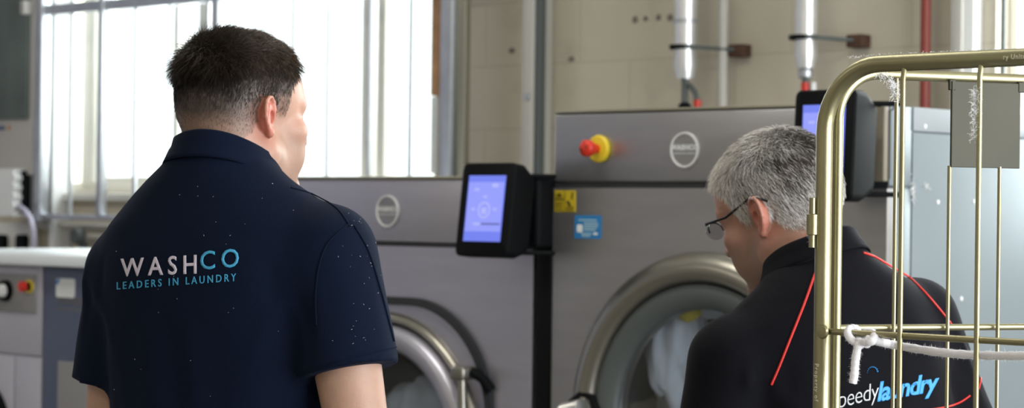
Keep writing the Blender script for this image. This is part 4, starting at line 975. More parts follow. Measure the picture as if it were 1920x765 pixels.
def bend_pts(p, V):
    """lean of the upper body about the hips, applied to everything alike"""
    V = np.array(V, float).copy()
    if p.lean or p.side:
        t = sstep(.92, 1.22, V[:, 2]); a = math.radians(p.lean)*t; y = V[:, 1]; z = V[:, 2]-.95
        y2 = y*np.cos(a)+z*np.sin(a); z2 = z*np.cos(a)-y*np.sin(a); V[:, 1] = np.where(t > 0, y2, V[:, 1]); z3 = np.where(t > 0, z2, z)
        b = math.radians(p.side)*t; x = V[:, 0]; x2 = x*np.cos(b)+z3*np.sin(b); z4 = z3*np.cos(b)-x*np.sin(b)
        V[:, 0] = np.where(t > 0, x2, x); V[:, 2] = np.where(t > 0, z4, z3)+.95
    return V
def to_world(p, V): return (np.array(p.frame.to_3x3())@bend_pts(p, V).T).T+np.array(p.frame.translation)
def arm_joints(p, q): return [np.array((q*abs(a[0]), a[1], a[2]))*np.array((1, 1, 1)) for a in (p.armR if q > 0 else p.armL)]
def build_body(p):
    hz = p.hpose.translation.z; hx0, hy0 = p.hpose.translation.x, p.hpose.translation.y
    F = Field(lines(-.40, .40, .0075, [(hx0-.115, hx0+.115, .0021)]), lines(-.22, .36, .0075, [(hy0-.135, hy0+.14, .0021)]), lines(0.0, 1.86, .0085, [(hz-.16, 1.9, .0021), (p.armR[2][2]-.24, p.armR[2][2]+.02, .005)]))
    zn = p.zn
    add_cap(F, (hx0, hy0-.028, hz-.045), (0, p.ny, zn-.03), .058*p.neck, .064*p.neck, .02)
    add_cap(F, (hx0*.8, hy0-.045, hz-.05), (0, p.ny-.008, zn-.03), .036*p.neck, .045*p.neck, .02)
    L = [(zn-.62, 0, 0, .16, .10), (zn-.45, 0, 0, .15, .10), (zn-.28, 0, -.005, .165, .108), (zn-.15, 0, -.01, .165, .10), (zn-.06, 0, -.02, .12, .08), (zn-.0, 0, -.03, .06, .055)]
    F.add(loft(dense(L)), (-.2, -.14, zn-.62), (.2, .14, zn), .03)
    add_head(F, p)
    for q in (-1, 1):
        S, El, Wr = arm_joints(p, q)
        add_cap(F, (q*.06, -.03, zn-.05), S+np.array((0, 0, .01)), .04, .05, .03)
        add_cap(F, S, El, .055*p.arm, .042*p.arm, .02); m = El+(Wr-El)*.3; add_cap(F, El, m, .041*p.arm, .041*p.arm, .02); add_cap(F, m, Wr, .041*p.arm, .027*p.arm, .02)
        d = (Wr-El)/np.linalg.norm(Wr-El); side = np.array((-q*.25, .95, 0.)); side -= d*side.dot(d); side /= np.linalg.norm(side); nrm = np.cross(d, side)*q
        # palm and five fingers, slightly curled towards the thigh
        for o in (-.024, -.008, .008, .024): add_cap(F, Wr+d*.015+side*o*.6, Wr+d*.085+side*o, .014, .0125, .008)
        inward = np.array((-q, 0, 0.)); inward -= d*inward.dot(d); inward /= np.linalg.norm(inward)
        for o, ln in ((.031, .068), (.0105, .078), (-.0105, .073), (-.031, .057)):
            a0 = Wr+d*.085+side*o; a1 = a0+(d*.92+inward*.22+side*o*.8)*ln*.42; a2 = a1+(d*.80+inward*.55)*ln*.32; a3 = a2+(d*.6+inward*.75)*ln*.26
            for a, b, r1, r2 in ((a0, a1, .0092, .0085), (a1, a2, .0085, .008), (a2, a3, .008, .0068)): add_cap(F, a, b, r1, r2, .002)
        t0 = Wr+d*.03+side*.026; t1 = t0+(d*.6+side*.65+inward*.3)*.034; t2 = t1+(d*.85+side*.25+inward*.3)*.03
        add_cap(F, t0, t1, .012, .0105, .008); add_cap(F, t1, t2, .0102, .0082, .002)
        add_cap(F, (q*.09, -.01, zn-.63), (q*.10, .0, .50), .085, .055, .03); add_cap(F, (q*.10, .0, .50), (q*.105, -.01, .10), .052, .036, .02); add_cap(F, (q*.105, -.02, .05), (q*.11, .14, .035), .035, .028, .02)
    V, Fc = F.mesh()
    return V, Fc
def head_local(p, V):
    Mi = np.array(p.hpose.inverted()); return (Mi[:3, :3]@V.T).T+Mi[:3, 3]
def vert_normals(V, Fc):
    n = np.cross(V[Fc[:, 2]]-V[Fc[:, 0]], V[Fc[:, 3]]-V[Fc[:, 1]]); N = np.zeros_like(V)
    for k in range(4): np.add.at(N, Fc[:, k], n)
    return N/np.maximum(np.linalg.norm(N, axis=1), 1e-12)[:, None]
def scalp(p, H):
    """0..1 how much hair grows at head-local points"""
    x, y, z = H[:, 0]/p.hs, H[:, 1]/p.hs, H[:, 2]/p.hs; ax = np.abs(x)
    line = np.interp(y, [-.14, -.085, -.055, -.03, -.015, .0, .012, .022, .034, .040, .052, .062, .075, .09, .12], p.hairline)
    line = line+.010*np.clip((.055-ax)/.05, 0, 1)*(y > .05)
    m = sstep(-.006, .006, z-line+vnoise(H, 260, 5)*.0016)
    ear = (ax > .0765) & (y > -.026) & (y < .010) & (z < .033) & (z > -.04)
    return m*(~ear)
def strands(p, V, N, H, HN, fac, n, seed):
    """hair strands as slim three-sided tubes; fac(Hroot) -> density, length, direction (head space), lift, spread, colour"""
    r = np.random.default_rng(seed)
    dens, ln, dr, lift, spread, col, w = fac(H, HN)
    pr = dens/dens.sum(); ids = r.choice(len(H), n, p=pr)
    P = H[ids]+r.normal(size=(n, 3))*.0009; nn = HN[ids]; L = ln[ids]*r.uniform(.7, 1.15, n); D = dr[ids]+r.normal(size=(n, 3))*spread[ids][:, None]
    cl = vnoise(P, 130, seed+1)[:, None]*np.array((.35, .2, .1))+vnoise(P, 170, seed+2)[:, None]*np.array((-.15, .3, .3)); D = D+cl*spread[ids][:, None]*1.2
    D = D-nn*np.sum(D*nn, 1)[:, None]; D /= np.maximum(np.linalg.norm(D, axis=1), 1e-9)[:, None]
    lf = lift[ids]+r.normal(size=n)*.12; K = 5; rings = []
    pos = P-nn*.001; c0, cr = np.array((0, -.008, .046))*p.hs, np.array((.0765, .0935, .080))*p.hs
    pts = [pos]
    for k in range(1, K):
        t = k/(K-1); ang = lf*(1-.75*t); step = L/(K-1)
        dirv = D*np.cos(ang)[:, None]+nn*np.sin(ang)[:, None]; dirv[:, 2] -= .12*t
        q = pts[-1]+dirv*step[:, None]
        e = (q-c0)/cr; m = np.linalg.norm(e, axis=1); lim = 1.006+.02*t; fix = (m < lim) & (q[:, 2] > -.0); q[fix] = (c0+(e/np.maximum(m, 1e-9)[:, None]*lim)*cr)[fix]
        pts.append(q)
    pts = np.stack(pts, 1)      # n, K, 3
    T = np.gradient(pts, axis=1); T /= np.maximum(np.linalg.norm(T, axis=2), 1e-9)[..., None]
    A = r.normal(size=(n, 1, 3)); U = np.cross(T, A); U /= np.maximum(np.linalg.norm(U, axis=2), 1e-9)[..., None]; Wv = np.cross(T, U)
    wd = (w[ids][:, None]*np.array([1, 1, .9, .7, .15])[None, :])[..., None]
    R3 = [pts+(U*math.cos(a)+Wv*math.sin(a))*wd for a in (0, 2*PI/3, 4*PI/3)]
    VV = np.stack(R3, 2).reshape(-1, 3)                     # index = (i*K+k)*3+j
    i = np.arange(n)[:, None, None]; k = np.arange(K-1)[None, :, None]; j = np.arange(3)[None, None, :]
    a = (i*K+k)*3+j; b = (i*K+k)*3+(j+1) % 3; FF = np.stack([a, b, b+3, a+3], -1).reshape(-1, 4)
    CC = np.repeat(col(P, ids, r), K*3, axis=0)
    HM = np.array(p.hpose); return (HM[:3, :3]@VV.T).T+HM[:3, 3], FF, CC
def put(p, name, V, Fc, m, parent, C=None, smooth=180, label=None):
    me = np_mesh(name, to_world(p, V), Fc)
    if C is not None: set_cols(me, C)
    for f in ('dummy',): pass
    return obj(name, me, m, parent, frame=ID, smooth=smooth, label=label)
def sub_of(p, name, V, Fc, m, parent, **k): return put(p, name, V, Fc, m, parent, **k)

def shirt_field(p):
    zn = p.zn; F = Field(lines(-.42, .42, .006, []), lines(-.24, .24, .006, []), lines(zn-.66, zn+.06, .006, []))
    F.add(loft(dense(p.torso), 2.35), (-.25, -.2, zn-.66), (.25, .2, zn+.06), .02)
    for q in (-1, 1):
        S, El, Wr = arm_joints(p, q); T = np.array((q*p.trap[0], p.trap[1], zn+p.trap[2])); A = S+np.array((q*-.004, .0, p.acr))
        add_cap(F, T, A, p.trap[3], .062*p.arm, .05)
        d = (El-S)/np.linalg.norm(El-S); hem = S+d*(p.sleeveR if q > 0 else p.sleeveL)
        n = d+np.array((q*p.hemtilt, 0, 0)); B_ = S+d*.34
        add_cap(F, S+np.array((0, 0, .006)), B_, .067*p.arm, .0745*p.arm, p.karm, cut=(hem, n))
        # drape folds running from the armpit
    # gathers: shallow valleys near the armpits and down the back
    for (a, b, r, k) in p.folds: add_cap(F, np.array(a)+np.array((0, 0, zn)), np.array(b)+np.array((0, 0, zn)), r, r*.7, k, op='s')
    for (a, b, r, k) in p.ridges: add_cap(F, np.array(a)+np.array((0, 0, zn)), np.array(b)+np.array((0, 0, zn)), r, r*.7, k)
    return F
def drape(p, V, Fc):
    N = vert_normals(V, Fc); D = np.zeros(len(V))
    for (P, A, w) in p.drapes:
        P = np.array(P, float); P[:, 2] += p.zn
        best = np.full(len(V), 9.); par = np.zeros(len(V)); n = len(P)-1
        for i in range(n):
            a, b = P[i], P[i+1]; ab = b-a; t = np.clip((V-a)@ab/ab.dot(ab), 0, 1); d = np.linalg.norm(V-a-t[:, None]*ab, axis=1); m = d < best
            best[m] = d[m]; par[m] = (i+t[m])/n
        D += A*np.exp(-(best/w)**2)*np.sin(np.clip(par, 0, 1)*PI)**.6
    D += .0012*vnoise(V, 22, 8)+.0006*vnoise(V, 55, 6)
    return V+N*D[:, None]
def collar_mesh(p, seg=72, gap=24):
    """fold-over polo collar around the neck, open at the front"""
    V = []; n = seg; K = 9; zc = p.zn+p.col_z
    for i in range(n+1):
        a = math.radians(gap)+(2*PI-2*math.radians(gap))*i/n; ca, sa = math.sin(a), math.cos(a)      # a measured from the front
        back = (1-sa)/2                                              # 0 front, 1 back
        top = zc+p.col_tilt*(back-.5)+.006*math.sin(a*3)*.3; ln = p.col_len*(1+.35*(1-back)**2)
        r0x, r0y = p.col_r; cx, cy = p.col_c
        prof = [(-.004, -.032), (-.003, -.010), (0, .0), (.0025, .0022), (.006, .0), (.009, -.012), (.0125, -ln*.5), (.0185, -ln*.85), (.021, -ln)]
        for (o, dz_) in prof:
            fl = 1+.10*(1-back)
            V.append((cx+(r0x+o*fl)*ca, cy+(r0y+o*fl)*sa, top+dz_))
    V = np.array(V); Fc = []
    for i in range(n):
        for k in range(K-1): a = i*K+k; Fc.append((a, a+1, a+K+1, a+K))
    return V, np.array(Fc)
def add_thickness(o, t):
    md = o.modifiers.new('thickness', 'SOLIDIFY'); md.thickness = t; md.offset = -1
def world_tree(o):
    me = o.data; V = np.empty(len(me.vertices)*3); me.vertices.foreach_get('co', V); V = V.reshape(-1, 3)+np.array(BASE[o.name])
    return BVHTree.FromPolygons([tuple(v) for v in V], [tuple(q.vertices) for q in me.polygons])
def on_surface(trees, x, y, off=.0006):
    o = Vector((0, 0, CAM_H)); r = ray(x, y).normalized(); best = None
    for t in trees:
        h = t.ray_cast(o, r)
        if h[0] is not None and (best is None or h[3] < best[3]): best = h
    if best is None: return None
    n = best[1] if best[1].dot(r) < 0 else -best[1]; return best[0]+n*off
def text_on_cloth(name, body, quad, trees, m, parent, bold=0, shear=0, track=1.0, letter=None, thick=.0007):
    """embroider a line of text: quad = baseline left, baseline right, cap height left, cap height right in photo pixels, dropped on the cloth"""
    me = text_mesh(body, 1.0, 0, bold, track, shear, align='LEFT'); bm = B(); bm.from_mesh(me); bpy.data.meshes.remove(me)
    bmesh.ops.triangulate(bm, faces=bm.faces)
    for _ in range(4):
        es = [e for e in bm.edges if e.calc_length() > .12]
        if not es: break
        bmesh.ops.subdivide_edges(bm, edges=es, cuts=1)
        bmesh.ops.triangulate(bm, faces=[f for f in bm.faces if len(f.verts) > 3])
    xs = [v.co.x for v in bm.verts]; ys = [v.co.y for v in bm.verts]; x0, x1 = min(xs), max(xs)
    y0, y1 = (min(ys), max(ys)) if letter is None else letter
    (bx0, by0), (bx1, by1), h0, h1 = quad; fl = h0 if isinstance(h0, tuple) else (0, h0)
    bad = []
    for v in bm.verts:
        u = (v.co.x-x0)/(x1-x0); w = (v.co.y-y0)/(y1-y0); h = h0+(h1-h0)*u
        px = bx0+(bx1-bx0)*u; py = by0+(by1-by0)*u-h*w
        q = on_surface(trees, px, py, .0009)
        if q is None: bad.append(v)
        else: v.co = q
    if bad: bmesh.ops.delete(bm, geom=bad, context='VERTS')
    o = obj(name, bm, m, parent, frame=ID, smooth=0); add_thickness(o, thick); o.modifiers[0].offset = 0
    return o
def line_on_cloth(name, px, trees, m, parent, r=.0016, n=14, off=.0008, up=None):
    P = [Vector((a, b, 0)) for a, b in px]; out = []
    for q in smooth_path(P, n):
        s_ = on_surface(trees, q.x, q.y, off)
        if s_ is not None: out.append(s_)
    bm = B(); tube(bm, out, r, 8); return obj(name, bm, m, parent, frame=ID, smooth=180)

def legs_clothes(p, t):
    zn = p.zn; F = Field(lines(-.26, .26, .009, []), lines(-.18, .2, .009, []), lines(.03, zn-.52, .009, []))
    F.add(loft([(zn-.72, 0, -.01, .175, .125), (zn-.60, 0, 0, .17, .115), (zn-.53, 0, 0, .168, .112)], 2.3), (-.2, -.15, zn-.75), (.2, .15, zn-.5), .03)
    for q in (-1, 1): add_cap(F, (q*.09, -.01, zn-.68), (q*.10, .0, .5), .100, .075, .03); add_cap(F, (q*.10, 0, .5), (q*.107, -.01, .09), .075, .062, .02)
    V, Fc = F.mesh(); put(p, 'trousers', V, Fc, 'trouser', t)
    for q in (-1, 1):
        F = Field(lines(q*.11-.08, q*.11+.08, .005, []), lines(-.12, .24, .005, []), lines(-.01, .14, .005, []))
        fl = lambda g: (lambda X, Y, Z: np.maximum(g(X, Y, Z), -Z+.0))
        for a, b, r1, r2 in (((q*.106, -.045, .045), (q*.115, .13, .032), .046, .046), ((q*.106, -.03, .07), (q*.106, -.02, .11), .046, .044)):
            F.add(fl(cap(a, b, r1, r2)), np.minimum(a, b)-.06, np.maximum(a, b)+.06, .02)
        V, Fc = F.mesh(); put(p, 'shoe', V, Fc, 'shoe', t)

def skin_cols(p, H, V, stub=.0):
    C = np.tile(np.array(p.skin), (len(V), 1)); s = p.hs
    ax = np.abs(H[:, 0])/s; y = H[:, 1]/s; z = H[:, 2]/s; head = (z > -.13)
    ear = np.exp(-((ax-.082)/.016)**2-((y+.01)/.028)**2-(z/.04)**2)*(ax > .068); nape = sstep(-.03, -.08, z)*sstep(.0, -.05, y)
    red = np.clip(ear*1.1+.15*sstep(.03, .06, y)*sstep(-.05, -.01, z)*sstep(.03, .05, ax)+.45*nape, 0, 1)*head
    C = C*(1-red[:, None])+np.array(p.redskin)*red[:, None]
    C *= (1+.08*vnoise(H, 60, 3))[:, None]
    st = stub*sstep(-.012, -.045, z)*sstep(-.01, .03, y)*(ax < .075)*head; C = C*(1-st[:, None])+np.array(p.stubcol)*st[:, None]
    sc = scalp(p, H)*(z > -.1); k = np.clip(sc*p.scalpmix(H), 0, 1)[:, None]; C = C*(1-k)+np.array(p.scalpcol)*k
    lips = np.exp(-((z+.063)/.008)**2-((ax)/.02)**2)*(y > .08); C = C*(1-.5*lips[:, None])+np.array((.42, .13, .11))*.5*lips[:, None]
    brow = np.exp(-((z-.033-.0*ax)/.0045)**2)*sstep(.010, .016, ax)*sstep(.058, .050, ax)*(y > .06); C = C*(1-.85*brow[:, None])+np.array(p.browcol)*.85*brow[:, None]
    return np.clip(C, 0, 1)
def HP(x, y, z, yaw, pitch, roll=0):
    """head pose in body coordinates: yaw towards the person's right, pitch downwards"""
    return Matrix.Translation((x, y, z)) @ Matrix.Rotation(-math.radians(yaw), 4, 'Z') @ Matrix.Rotation(-math.radians(pitch), 4, 'X') @ Matrix.Rotation(math.radians(roll), 4, 'Y')
def finish_person(p, t, n_hair, shirt_m, shirt_name):
    V, Fc = build_body(p); H = head_local(p, V); N = vert_normals(V, Fc); Mi = np.array(p.hpose.inverted())[:3, :3]; HN = (Mi@N.T).T
    C = skin_cols(p, H, V, p.stubble)
    body = put(p, 'body', V, Fc, 'skin', t, C)
    sc = scalp(p, H)*(H[:, 2] > -.1*p.hs)
    hv, hf, hc = strands(p, V, N, H, HN, lambda a, b: p.hairfac(a, b, sc), n_hair, 31)
    hair = put(p, 'hair', hv, hf, 'hair', t, hc, smooth=0)
    F = shirt_field(p); V, Fc = F.mesh(); V = drape(p, V, Fc)
    sh = put(p, shirt_name, V, Fc, shirt_m, t)
    cv, cf = collar_mesh(p); co = put(p, 'collar', cv, cf, shirt_m, sh, smooth=180); add_thickness(co, .0022)
    co.data.update()
    return body, hair, sh, co

# ------------------------------------------------------------------ the man in the navy shirt
p = Person(); D1 = 3.45
p.frame = Matrix.Translation(((437-960)/4305*D1, D1, 0)) @ Matrix.Rotation(-math.radians(30), 4, 'Z')
p.hs = .975; p.ears = .86; p.neck = 1.10; p.arm = 1.03; p.zn = 1.565; p.ny = -.035; p.lean = 0; p.side = 0
p.hpose = HP(.004, .014, 1.637, 18, 2)
p.armR = [(.190, -.02, 1.435), (.262, -.035, 1.15), (.275, .10, .93)]; p.armL = [(.174, -.02, 1.395), (.212, -.02, 1.13), (.23, .10, .93)]
zn = p.zn
p.torso = [(zn-.65, 0, 0, .185, .135), (zn-.50, 0, 0, .185, .138), (zn-.36, 0, 0, .19, .138), (zn-.24, 0, -.004, .20, .142), (zn-.15, 0, -.012, .20, .138), (zn-.09, 0, -.02, .175, .12), (zn-.045, 0, -.028, .125, .098), (zn-.01, 0, -.033, .085, .082), (zn+.02, 0, -.03, .072, .073)]
p.trap = (.075, -.035, -.058, .048); p.acr = -.004; p.sleeveR = .170; p.sleeveL = .165; p.hemtilt = .0; p.karm = .018
p.folds = []; p.ridges = []
p.drapes = [([(q*.165, -.11, -.20), (q*.12, -.14, -.30), (q*.08, -.14, -.42)], .004, .014) for q in (-1, 1)]+[([(q*.185, -.08, -.17), (q*.15, -.135, -.24), (q*.14, -.13, -.36), (q*.12, -.13, -.5)], .005, .016) for q in (-1, 1)]
p.drapes += [([(q*.155, -.12, -.13), (q*.165, -.12, -.2), (q*.15, -.13, -.3)], -.004, .012) for q in (-1, 1)]+[([(x_, -.15, -.22), (x_+.01, -.15, -.34), (x_-.01, -.14, -.5)], .003*s_, .018) for x_, s_ in ((.03, 1), (.07, -1), (-.05, 1), (-.09, -1), (0, -1))]
p.drapes += [([(q*.175, -.06, -.10), (q*.215, -.085, -.18), (q*.235, -.09, -.27)], .004, .009) for q in (-1, 1)]+[([(q*.17, -.08, -.16), (q*.205, -.10, -.22), (q*.215, -.1, -.28)], -.003, .010) for q in (-1, 1)]

p.col_z = .022; p.col_tilt = .052; p.col_len = .036; p.col_r = (.070, .074); p.col_c = (0, -.018)
p.skin = (.50, .305, .23); p.redskin = (.52, .145, .10); p.stubcol = (.30, .19, .14); p.stubble = .35; p.scalpcol = (.055, .040, .034); p.browcol = (.05, .03, .02)
p.hairline = [-.045, -.042, -.038, -.024, .012, .030, .014, .004, .004, .046, .060, .070, .084, .092, .10]
def sm1(H):
    y, z = H[:, 1]/p1.hs, H[:, 2]/p1.hs; return (1-.35*sstep(.005, .02, y)*sstep(.05, .03, z))*np.clip((.42+.50*sstep(-.035, .045, z)+.25*sstep(-.02, -.07, y)*sstep(-.03, .02, z))*(1+.16*vnoise(H, 90, 9)), 0, .97)
p1 = p; p.scalpmix = sm1
def hf1(H, HN, sc):
    s = p1.hs; x, y, z = H[:, 0]/s, H[:, 1]/s, H[:, 2]/s; ax = np.abs(x)
    top = sstep(.055, .100, z+.12*np.clip(-y-.04, 0, 1)-.10*np.clip(ax-.04, 0, 1)); back = sstep(-.02, .05, z)*sstep(-.03, -.07, y)
    cl0 = np.clip(vnoise(H, 150, 61), -1, 1)
    ln = .0035+.0045*sstep(-.02, .06, z)+.008*back*sstep(.02, .07, z)+(.020+.008*cl0)*top+.004*top*sstep(.03, .08, y)+.010*sstep(-.055, -.08, y)*sstep(.055, .085, z)*sstep(.125, .10, z)
    dens = sc*(.55+.45*sstep(-.03, .04, z))*(1+1.0*top)*(1-.55*sstep(.005, .02, y)*sstep(.05, .03, z))
    n = len(H); down = np.tile(np.array((0, -.25, -1.)), (n, 1)); fwd = np.stack([.35*np.ones(n), np.where(y > -.06, .9-1.3*sstep(.035, .07, y), -.35), .35+.9*sstep(.035, .07, y)], 1)
    d = down*(1-top[:, None])+fwd*top[:, None]
    lift = .30*(1-top)+top*(.85-.25*sstep(.04, .08, y)+.2*sstep(-.05, -.09, y)); spread = .25+.50*top
    def col(P, ids, r):
        t = r.uniform(0, 1, len(P))[:, None]; tp = (top[ids]*(.3+.7*sstep(-.05, .06, y[ids])))[:, None]; bk = back[ids][:, None]
        a = np.array((.010, .0065, .005)); b = np.array((.20, .12, .062)); c = np.array((.13, .10, .084)); cl = (.5+.5*np.clip(vnoise(P, 200, 77)+.3, -1, 1))[:, None]  # brown highlights on the top front are put into the strand colour
        lowz = sstep(.03, -.02, P[:, 2]/s)[:, None]; return a+(b-a)*t*cl*tp+(c-a)*(t*(1-tp)*(1-bk)*.75+.55*lowz)
    return dens, ln, d, lift, spread, col, np.full(n, .00024)+.00008*top-.00008*sstep(.03, -.02, z)
p.hairfac = hf1
t1 = thing('person', tuple(p.frame.translation), 'man with short dark hair in a navy embroidered polo shirt facing away', 'person', frame=ID)
body1, hair1, shirt1, col1 = finish_person(p, t1, 46000, 'navy', 'polo_shirt')
legs_clothes(p, t1)
T1 = [world_tree(shirt1)]; TC1 = [world_tree(col1), T1[0]]
text_on_cloth('lettering', 'WASH', ((227, 519), (369, 513.5), 34, 36), T1, 'thread_white', shirt1, bold=.012, track=1.45)
text_on_cloth('lettering', 'CO', ((376, 506.5), (448, 501), 35, 35.5), T1, 'thread_blue', shirt1, bold=.008, track=1.4)
text_on_cloth('lettering', 'LEADERS IN LAUNDRY', ((220, 543), (443, 527), 14, 14.5), T1, 'thread_blue', shirt1, bold=.006, track=1.5)
line_on_cloth('shoulder_seam', [(545, 352), (590, 366), (632, 392), (655, 424)], T1, 'navy', shirt1, r=.0010)
line_on_cloth('armhole_seam', [(660, 416), (640, 432), (612, 460), (597, 505), (592, 560), (594, 610)], T1, 'navy', shirt1, r=.0012)
line_on_cloth('sleeve_fold', [(664, 424), (690, 470), (712, 540), (728, 600), (738, 640)], T1, 'navy', shirt1, r=.0016)
line_on_cloth('sleeve_hem', [(618, 684), (660, 672), (700, 661), (735, 652), (752, 650)], T1, 'navy', shirt1, r=.0009)
rr = np.random.default_rng(5); bm = B()
for k in range(70):
    if k < 45: x, y = rr.normal(690, 28), rr.uniform(400, 650)
    else: x, y = rr.uniform(190, 600), rr.uniform(340, 760)
    q = on_surface(T1, x, y, .0008)
    if q is None: continue
    L_ = rr.uniform(.0006, .0022); d = Vector(rr.normal(size=3)).normalized(); tube(bm, [q, q+d*L_*.5+Vector((0, 0, .0003)), q+d*L_], .00022, 3, cap=False)
o = obj('lint_specks', bm, 'lint', shirt1, frame=ID, smooth=0); tag(o, kind='stuff', label='tiny white lint specks')

# ------------------------------------------------------------------ the grey haired man in the black shirt
p = Person(); D2 = 3.62; p2 = p
p.frame = Matrix.Translation(((1625-960)/4305*D2, D2, 0)) @ Matrix.Rotation(math.radians(30), 4, 'Z')
p.hs = 1.03; p.ears = .88; p.neck = 1.0; p.arm = 1.0; p.zn = 1.435; p.ny = -.03; p.lean = 9; p.side = -7
p.hpose = HP(.006, .048, 1.526, -21, 9, -5)
p.armR = [(.180, -.02, 1.315), (.235, -.01, 1.04), (.22, .14, .90)]; p.armL = [(.183, -.01, 1.300), (.262, .02, 1.04), (.20, .19, .94)]
zn = p.zn
p.torso = [(zn-.65, 0, 0, .185, .135), (zn-.50, 0, 0, .185, .14), (zn-.36, 0, 0, .19, .138), (zn-.24, 0, -.004, .198, .140), (zn-.15, 0, -.012, .196, .134), (zn-.09, 0, -.02, .17, .115), (zn-.045, 0, -.028, .12, .094), (zn-.01, 0, -.031, .082, .080), (zn+.02, 0, -.028, .070, .072)]
p.trap = (.075, -.033, -.062, .045); p.acr = -.004; p.sleeveR = .23; p.sleeveL = .23; p.hemtilt = .0; p.karm = .018
p.folds = []; p.ridges = []
p.drapes = [([(q*.165, -.11, -.20), (q*.12, -.14, -.30), (q*.08, -.14, -.42)], .004, .014) for q in (-1, 1)]+[([(q*.185, -.08, -.17), (q*.15, -.135, -.24), (q*.14, -.13, -.36), (q*.12, -.13, -.5)], .005, .016) for q in (-1, 1)]
p.drapes += [([(q*.155, -.12, -.13), (q*.165, -.12, -.2), (q*.15, -.13, -.3)], -.004, .012) for q in (-1, 1)]+[([(x_, -.15, -.22), (x_+.01, -.15, -.34), (x_-.01, -.14, -.5)], .003*s_, .018) for x_, s_ in ((.03, 1), (.07, -1), (-.05, 1), (-.09, -1), (0, -1))]
p.drapes += [([(q*.175, -.06, -.10), (q*.215, -.085, -.18), (q*.235, -.09, -.27)], .004, .009) for q in (-1, 1)]+[([(q*.17, -.08, -.16), (q*.205, -.10, -.22), (q*.215, -.1, -.28)], -.003, .010) for q in (-1, 1)]

p.col_z = .020; p.col_tilt = .045; p.col_len = .034; p.col_r = (.068, .074); p.col_c = (0, -.015)
p.skin = (.43, .25, .185); p.redskin = (.50, .18, .13); p.stubcol = (.24, .17, .14); p.stubble = .6; p.scalpcol = (.20, .17, .16); p.browcol = (.08, .06, .05)
p.hairline = [-.050, -.045, -.038, -.020, .010, .034, .022, .000, .006, .040, .056, .072, .082, .088, .09]
p.scalpmix = lambda H: .85+0*H[:, 0]
def hf2(H, HN, sc):
    s = p2.hs; x, y, z = H[:, 0]/s, H[:, 1]/s, H[:, 2]/s; top = sstep(.065, .10, z)
    n = len(H); low = sstep(.02, -.05, z)
    ln = .014*(1-.5*low)+.012*top+.008*top*sstep(.04, .09, y); dens = sc*1.0
    down = np.stack([0*x, np.where(y > .02, -.15, -.45), -np.ones(n)], 1); fwd = np.stack([-.35*np.ones(n), np.where(y > -.03, 1., -.4), -.25*np.ones(n)], 1)
    d = down*(1-top[:, None])+fwd*top[:, None]; lift = .32+.28*top; spread = .22+.18*top
    def col(P, ids, r):
        t = r.uniform(0, 1, len(P)); Y = P[:, 1]/s; Z = P[:, 2]/s
        white = np.clip(.70+.9*sstep(.0, .08, Y)+.25*sstep(.03, -.02, Z)-.40*sstep(-.03, -.08, Y)*sstep(-.02, .05, Z)+.25*vnoise(P, 120, 4), .08, .97)
        w = (t < white)[:, None]; u = r.uniform(.75, 1.15, len(P))[:, None]
        return np.where(w, np.array((.88, .85, .82))*u, np.array((.085, .07, .062))*u)
    return dens, ln, d, lift, spread, col, np.full(n, .00024)
p.hairfac = hf2
t2 = thing('person', tuple(p.frame.translation), 'grey haired man in spectacles and black polo shirt behind the roll cage', 'person', frame=ID)
body2, hair2, shirt2, col2 = finish_person(p, t2, 42000, 'black_shirt', 'polo_shirt')
legs_clothes(p, t2)
T2 = [world_tree(shirt2)]; TC2 = [world_tree(col2), T2[0]]
BLN = dict(m='red_piping', parent=shirt2)
line_on_cloth('piping', [(1532, 503), (1524, 525), (1508, 570), (1484, 630), (1462, 685), (1446, 722)], T2, 'red_piping', shirt2, r=.0019, label=None) if False else line_on_cloth('piping', [(1532, 503), (1524, 525), (1508, 570), (1484, 630), (1462, 685), (1446, 722)], T2, 'red_piping', shirt2, r=.0019)
line_on_cloth('piping', [(1618, 474), (1650, 486), (1690, 508), (1730, 545), (1765, 585), (1788, 615)], T2, 'red_piping', shirt2, r=.0019)
line_on_cloth('piping', [(1743, 768), (1775, 763), (1800, 754), (1818, 742)], T2, 'red_piping', shirt2, r=.0016)
line_on_cloth('piping', [(1829, 676), (1836, 690), (1838, 710), (1834, 730)], T2, 'red_piping', shirt2, r=.0016)
text_on_cloth('lettering', 'speedy', ((1560, 754), (1647, 733), 35, 33), T2, 'print_white', shirt2, bold=-.012, shear=.05, track=.92, letter=(0, .72))
text_on_cloth('lettering', 'laundry', ((1644, 737), (1760, 717), 36, 34), T2, 'print_blue', shirt2, bold=.030, shear=.2, track=.9, letter=(0, .72))
bm = B(); arc = []
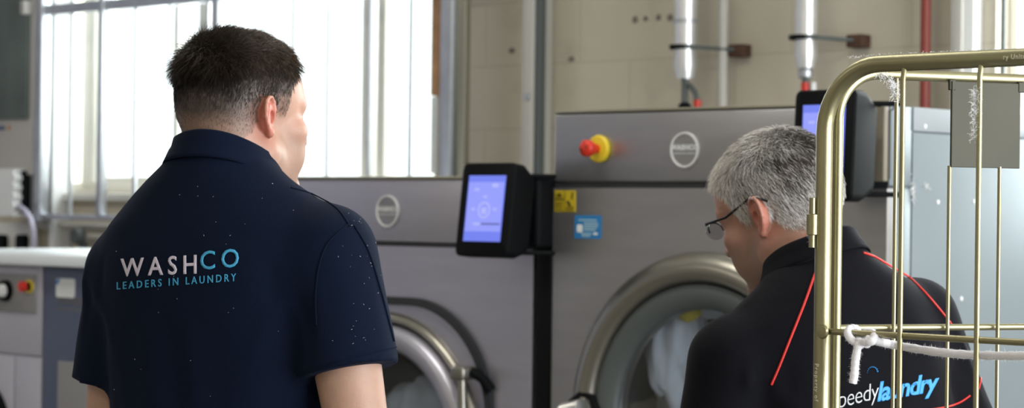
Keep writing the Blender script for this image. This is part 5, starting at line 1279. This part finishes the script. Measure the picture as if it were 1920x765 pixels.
for k in range(9):
    a = PI-PI*.92*k/8; arc.append(on_surface(T2, 1635+9.5*math.cos(a), 699-11*math.sin(a), .0012))
for k, q in enumerate(arc):
    if q is None: continue
    r_ = .0006+.00012*k; bmesh.ops.create_icosphere(bm, subdivisions=1, radius=r_, matrix=Matrix.Translation(q))
obj('logo_arc', bm, 'print_blue', shirt2, frame=ID, smooth=180)
# spectacles
def HWp(P): 
    v = np.array(P, float)*p2.hs; HM = np.array(p2.hpose); return [Vector(q) for q in to_world(p2, (HM[:3, :3]@v.T).T+HM[:3, 3])]
gy, gz = .110, .010
bm = B()
for q in (-1, 1):
    rim = [(q*(.033+.0255*math.cos(a)*(abs(math.cos(a))**-.15 if abs(math.cos(a)) > .1 else 1)), gy-.008*abs(math.cos(a) if q*math.cos(a)*q > 0 else 0), gz+.014*math.sin(a)) for a in [PI*(k-1)/26 for k in range(29)]]
    tube(bm, HWp(rim), .0014, 8)
    tube(bm, HWp([(q*.058, gy-.006, gz+.012), (q*.066, gy-.012, gz+.013), (q*.073, .055, .020), (q*.0765, .0, .033), (q*.0775, -.012, .032), (q*.077, -.030, .018)]), [.0018, .0024, .0021, .0019, .0019, .0022], 8)
tube(bm, HWp([(-.009, gy-.001, gz+.006), (0, gy+.003, gz+.009), (.009, gy-.001, gz+.006)]), .0011, 8)
SP = obj('spectacles', bm, 'frame_black', t2, frame=ID, smooth=180, label='thin black wire spectacles')
for q in (-1, 1):
    bm = B(); ring = HWp([(q*(.033+.025*math.cos(a)), gy-.001, gz+.0145*math.sin(a)) for a in [2*PI*k/28 for k in range(28)]]); back = HWp([(q*(.033+.025*math.cos(a)), gy-.003, gz+.0145*math.sin(a)) for a in [2*PI*k/28 for k in range(28)]])
    A_ = [bm.verts.new(v) for v in ring]; B_ = [bm.verts.new(v) for v in back]; bm.faces.new(A_); bm.faces.new(B_[::-1])
    for k in range(28): bm.faces.new((A_[k], A_[(k+1) % 28], B_[(k+1) % 28], B_[k]))
    obj('lens', bm, 'lens', SP, frame=ID)
bpy.context.view_layer.update()
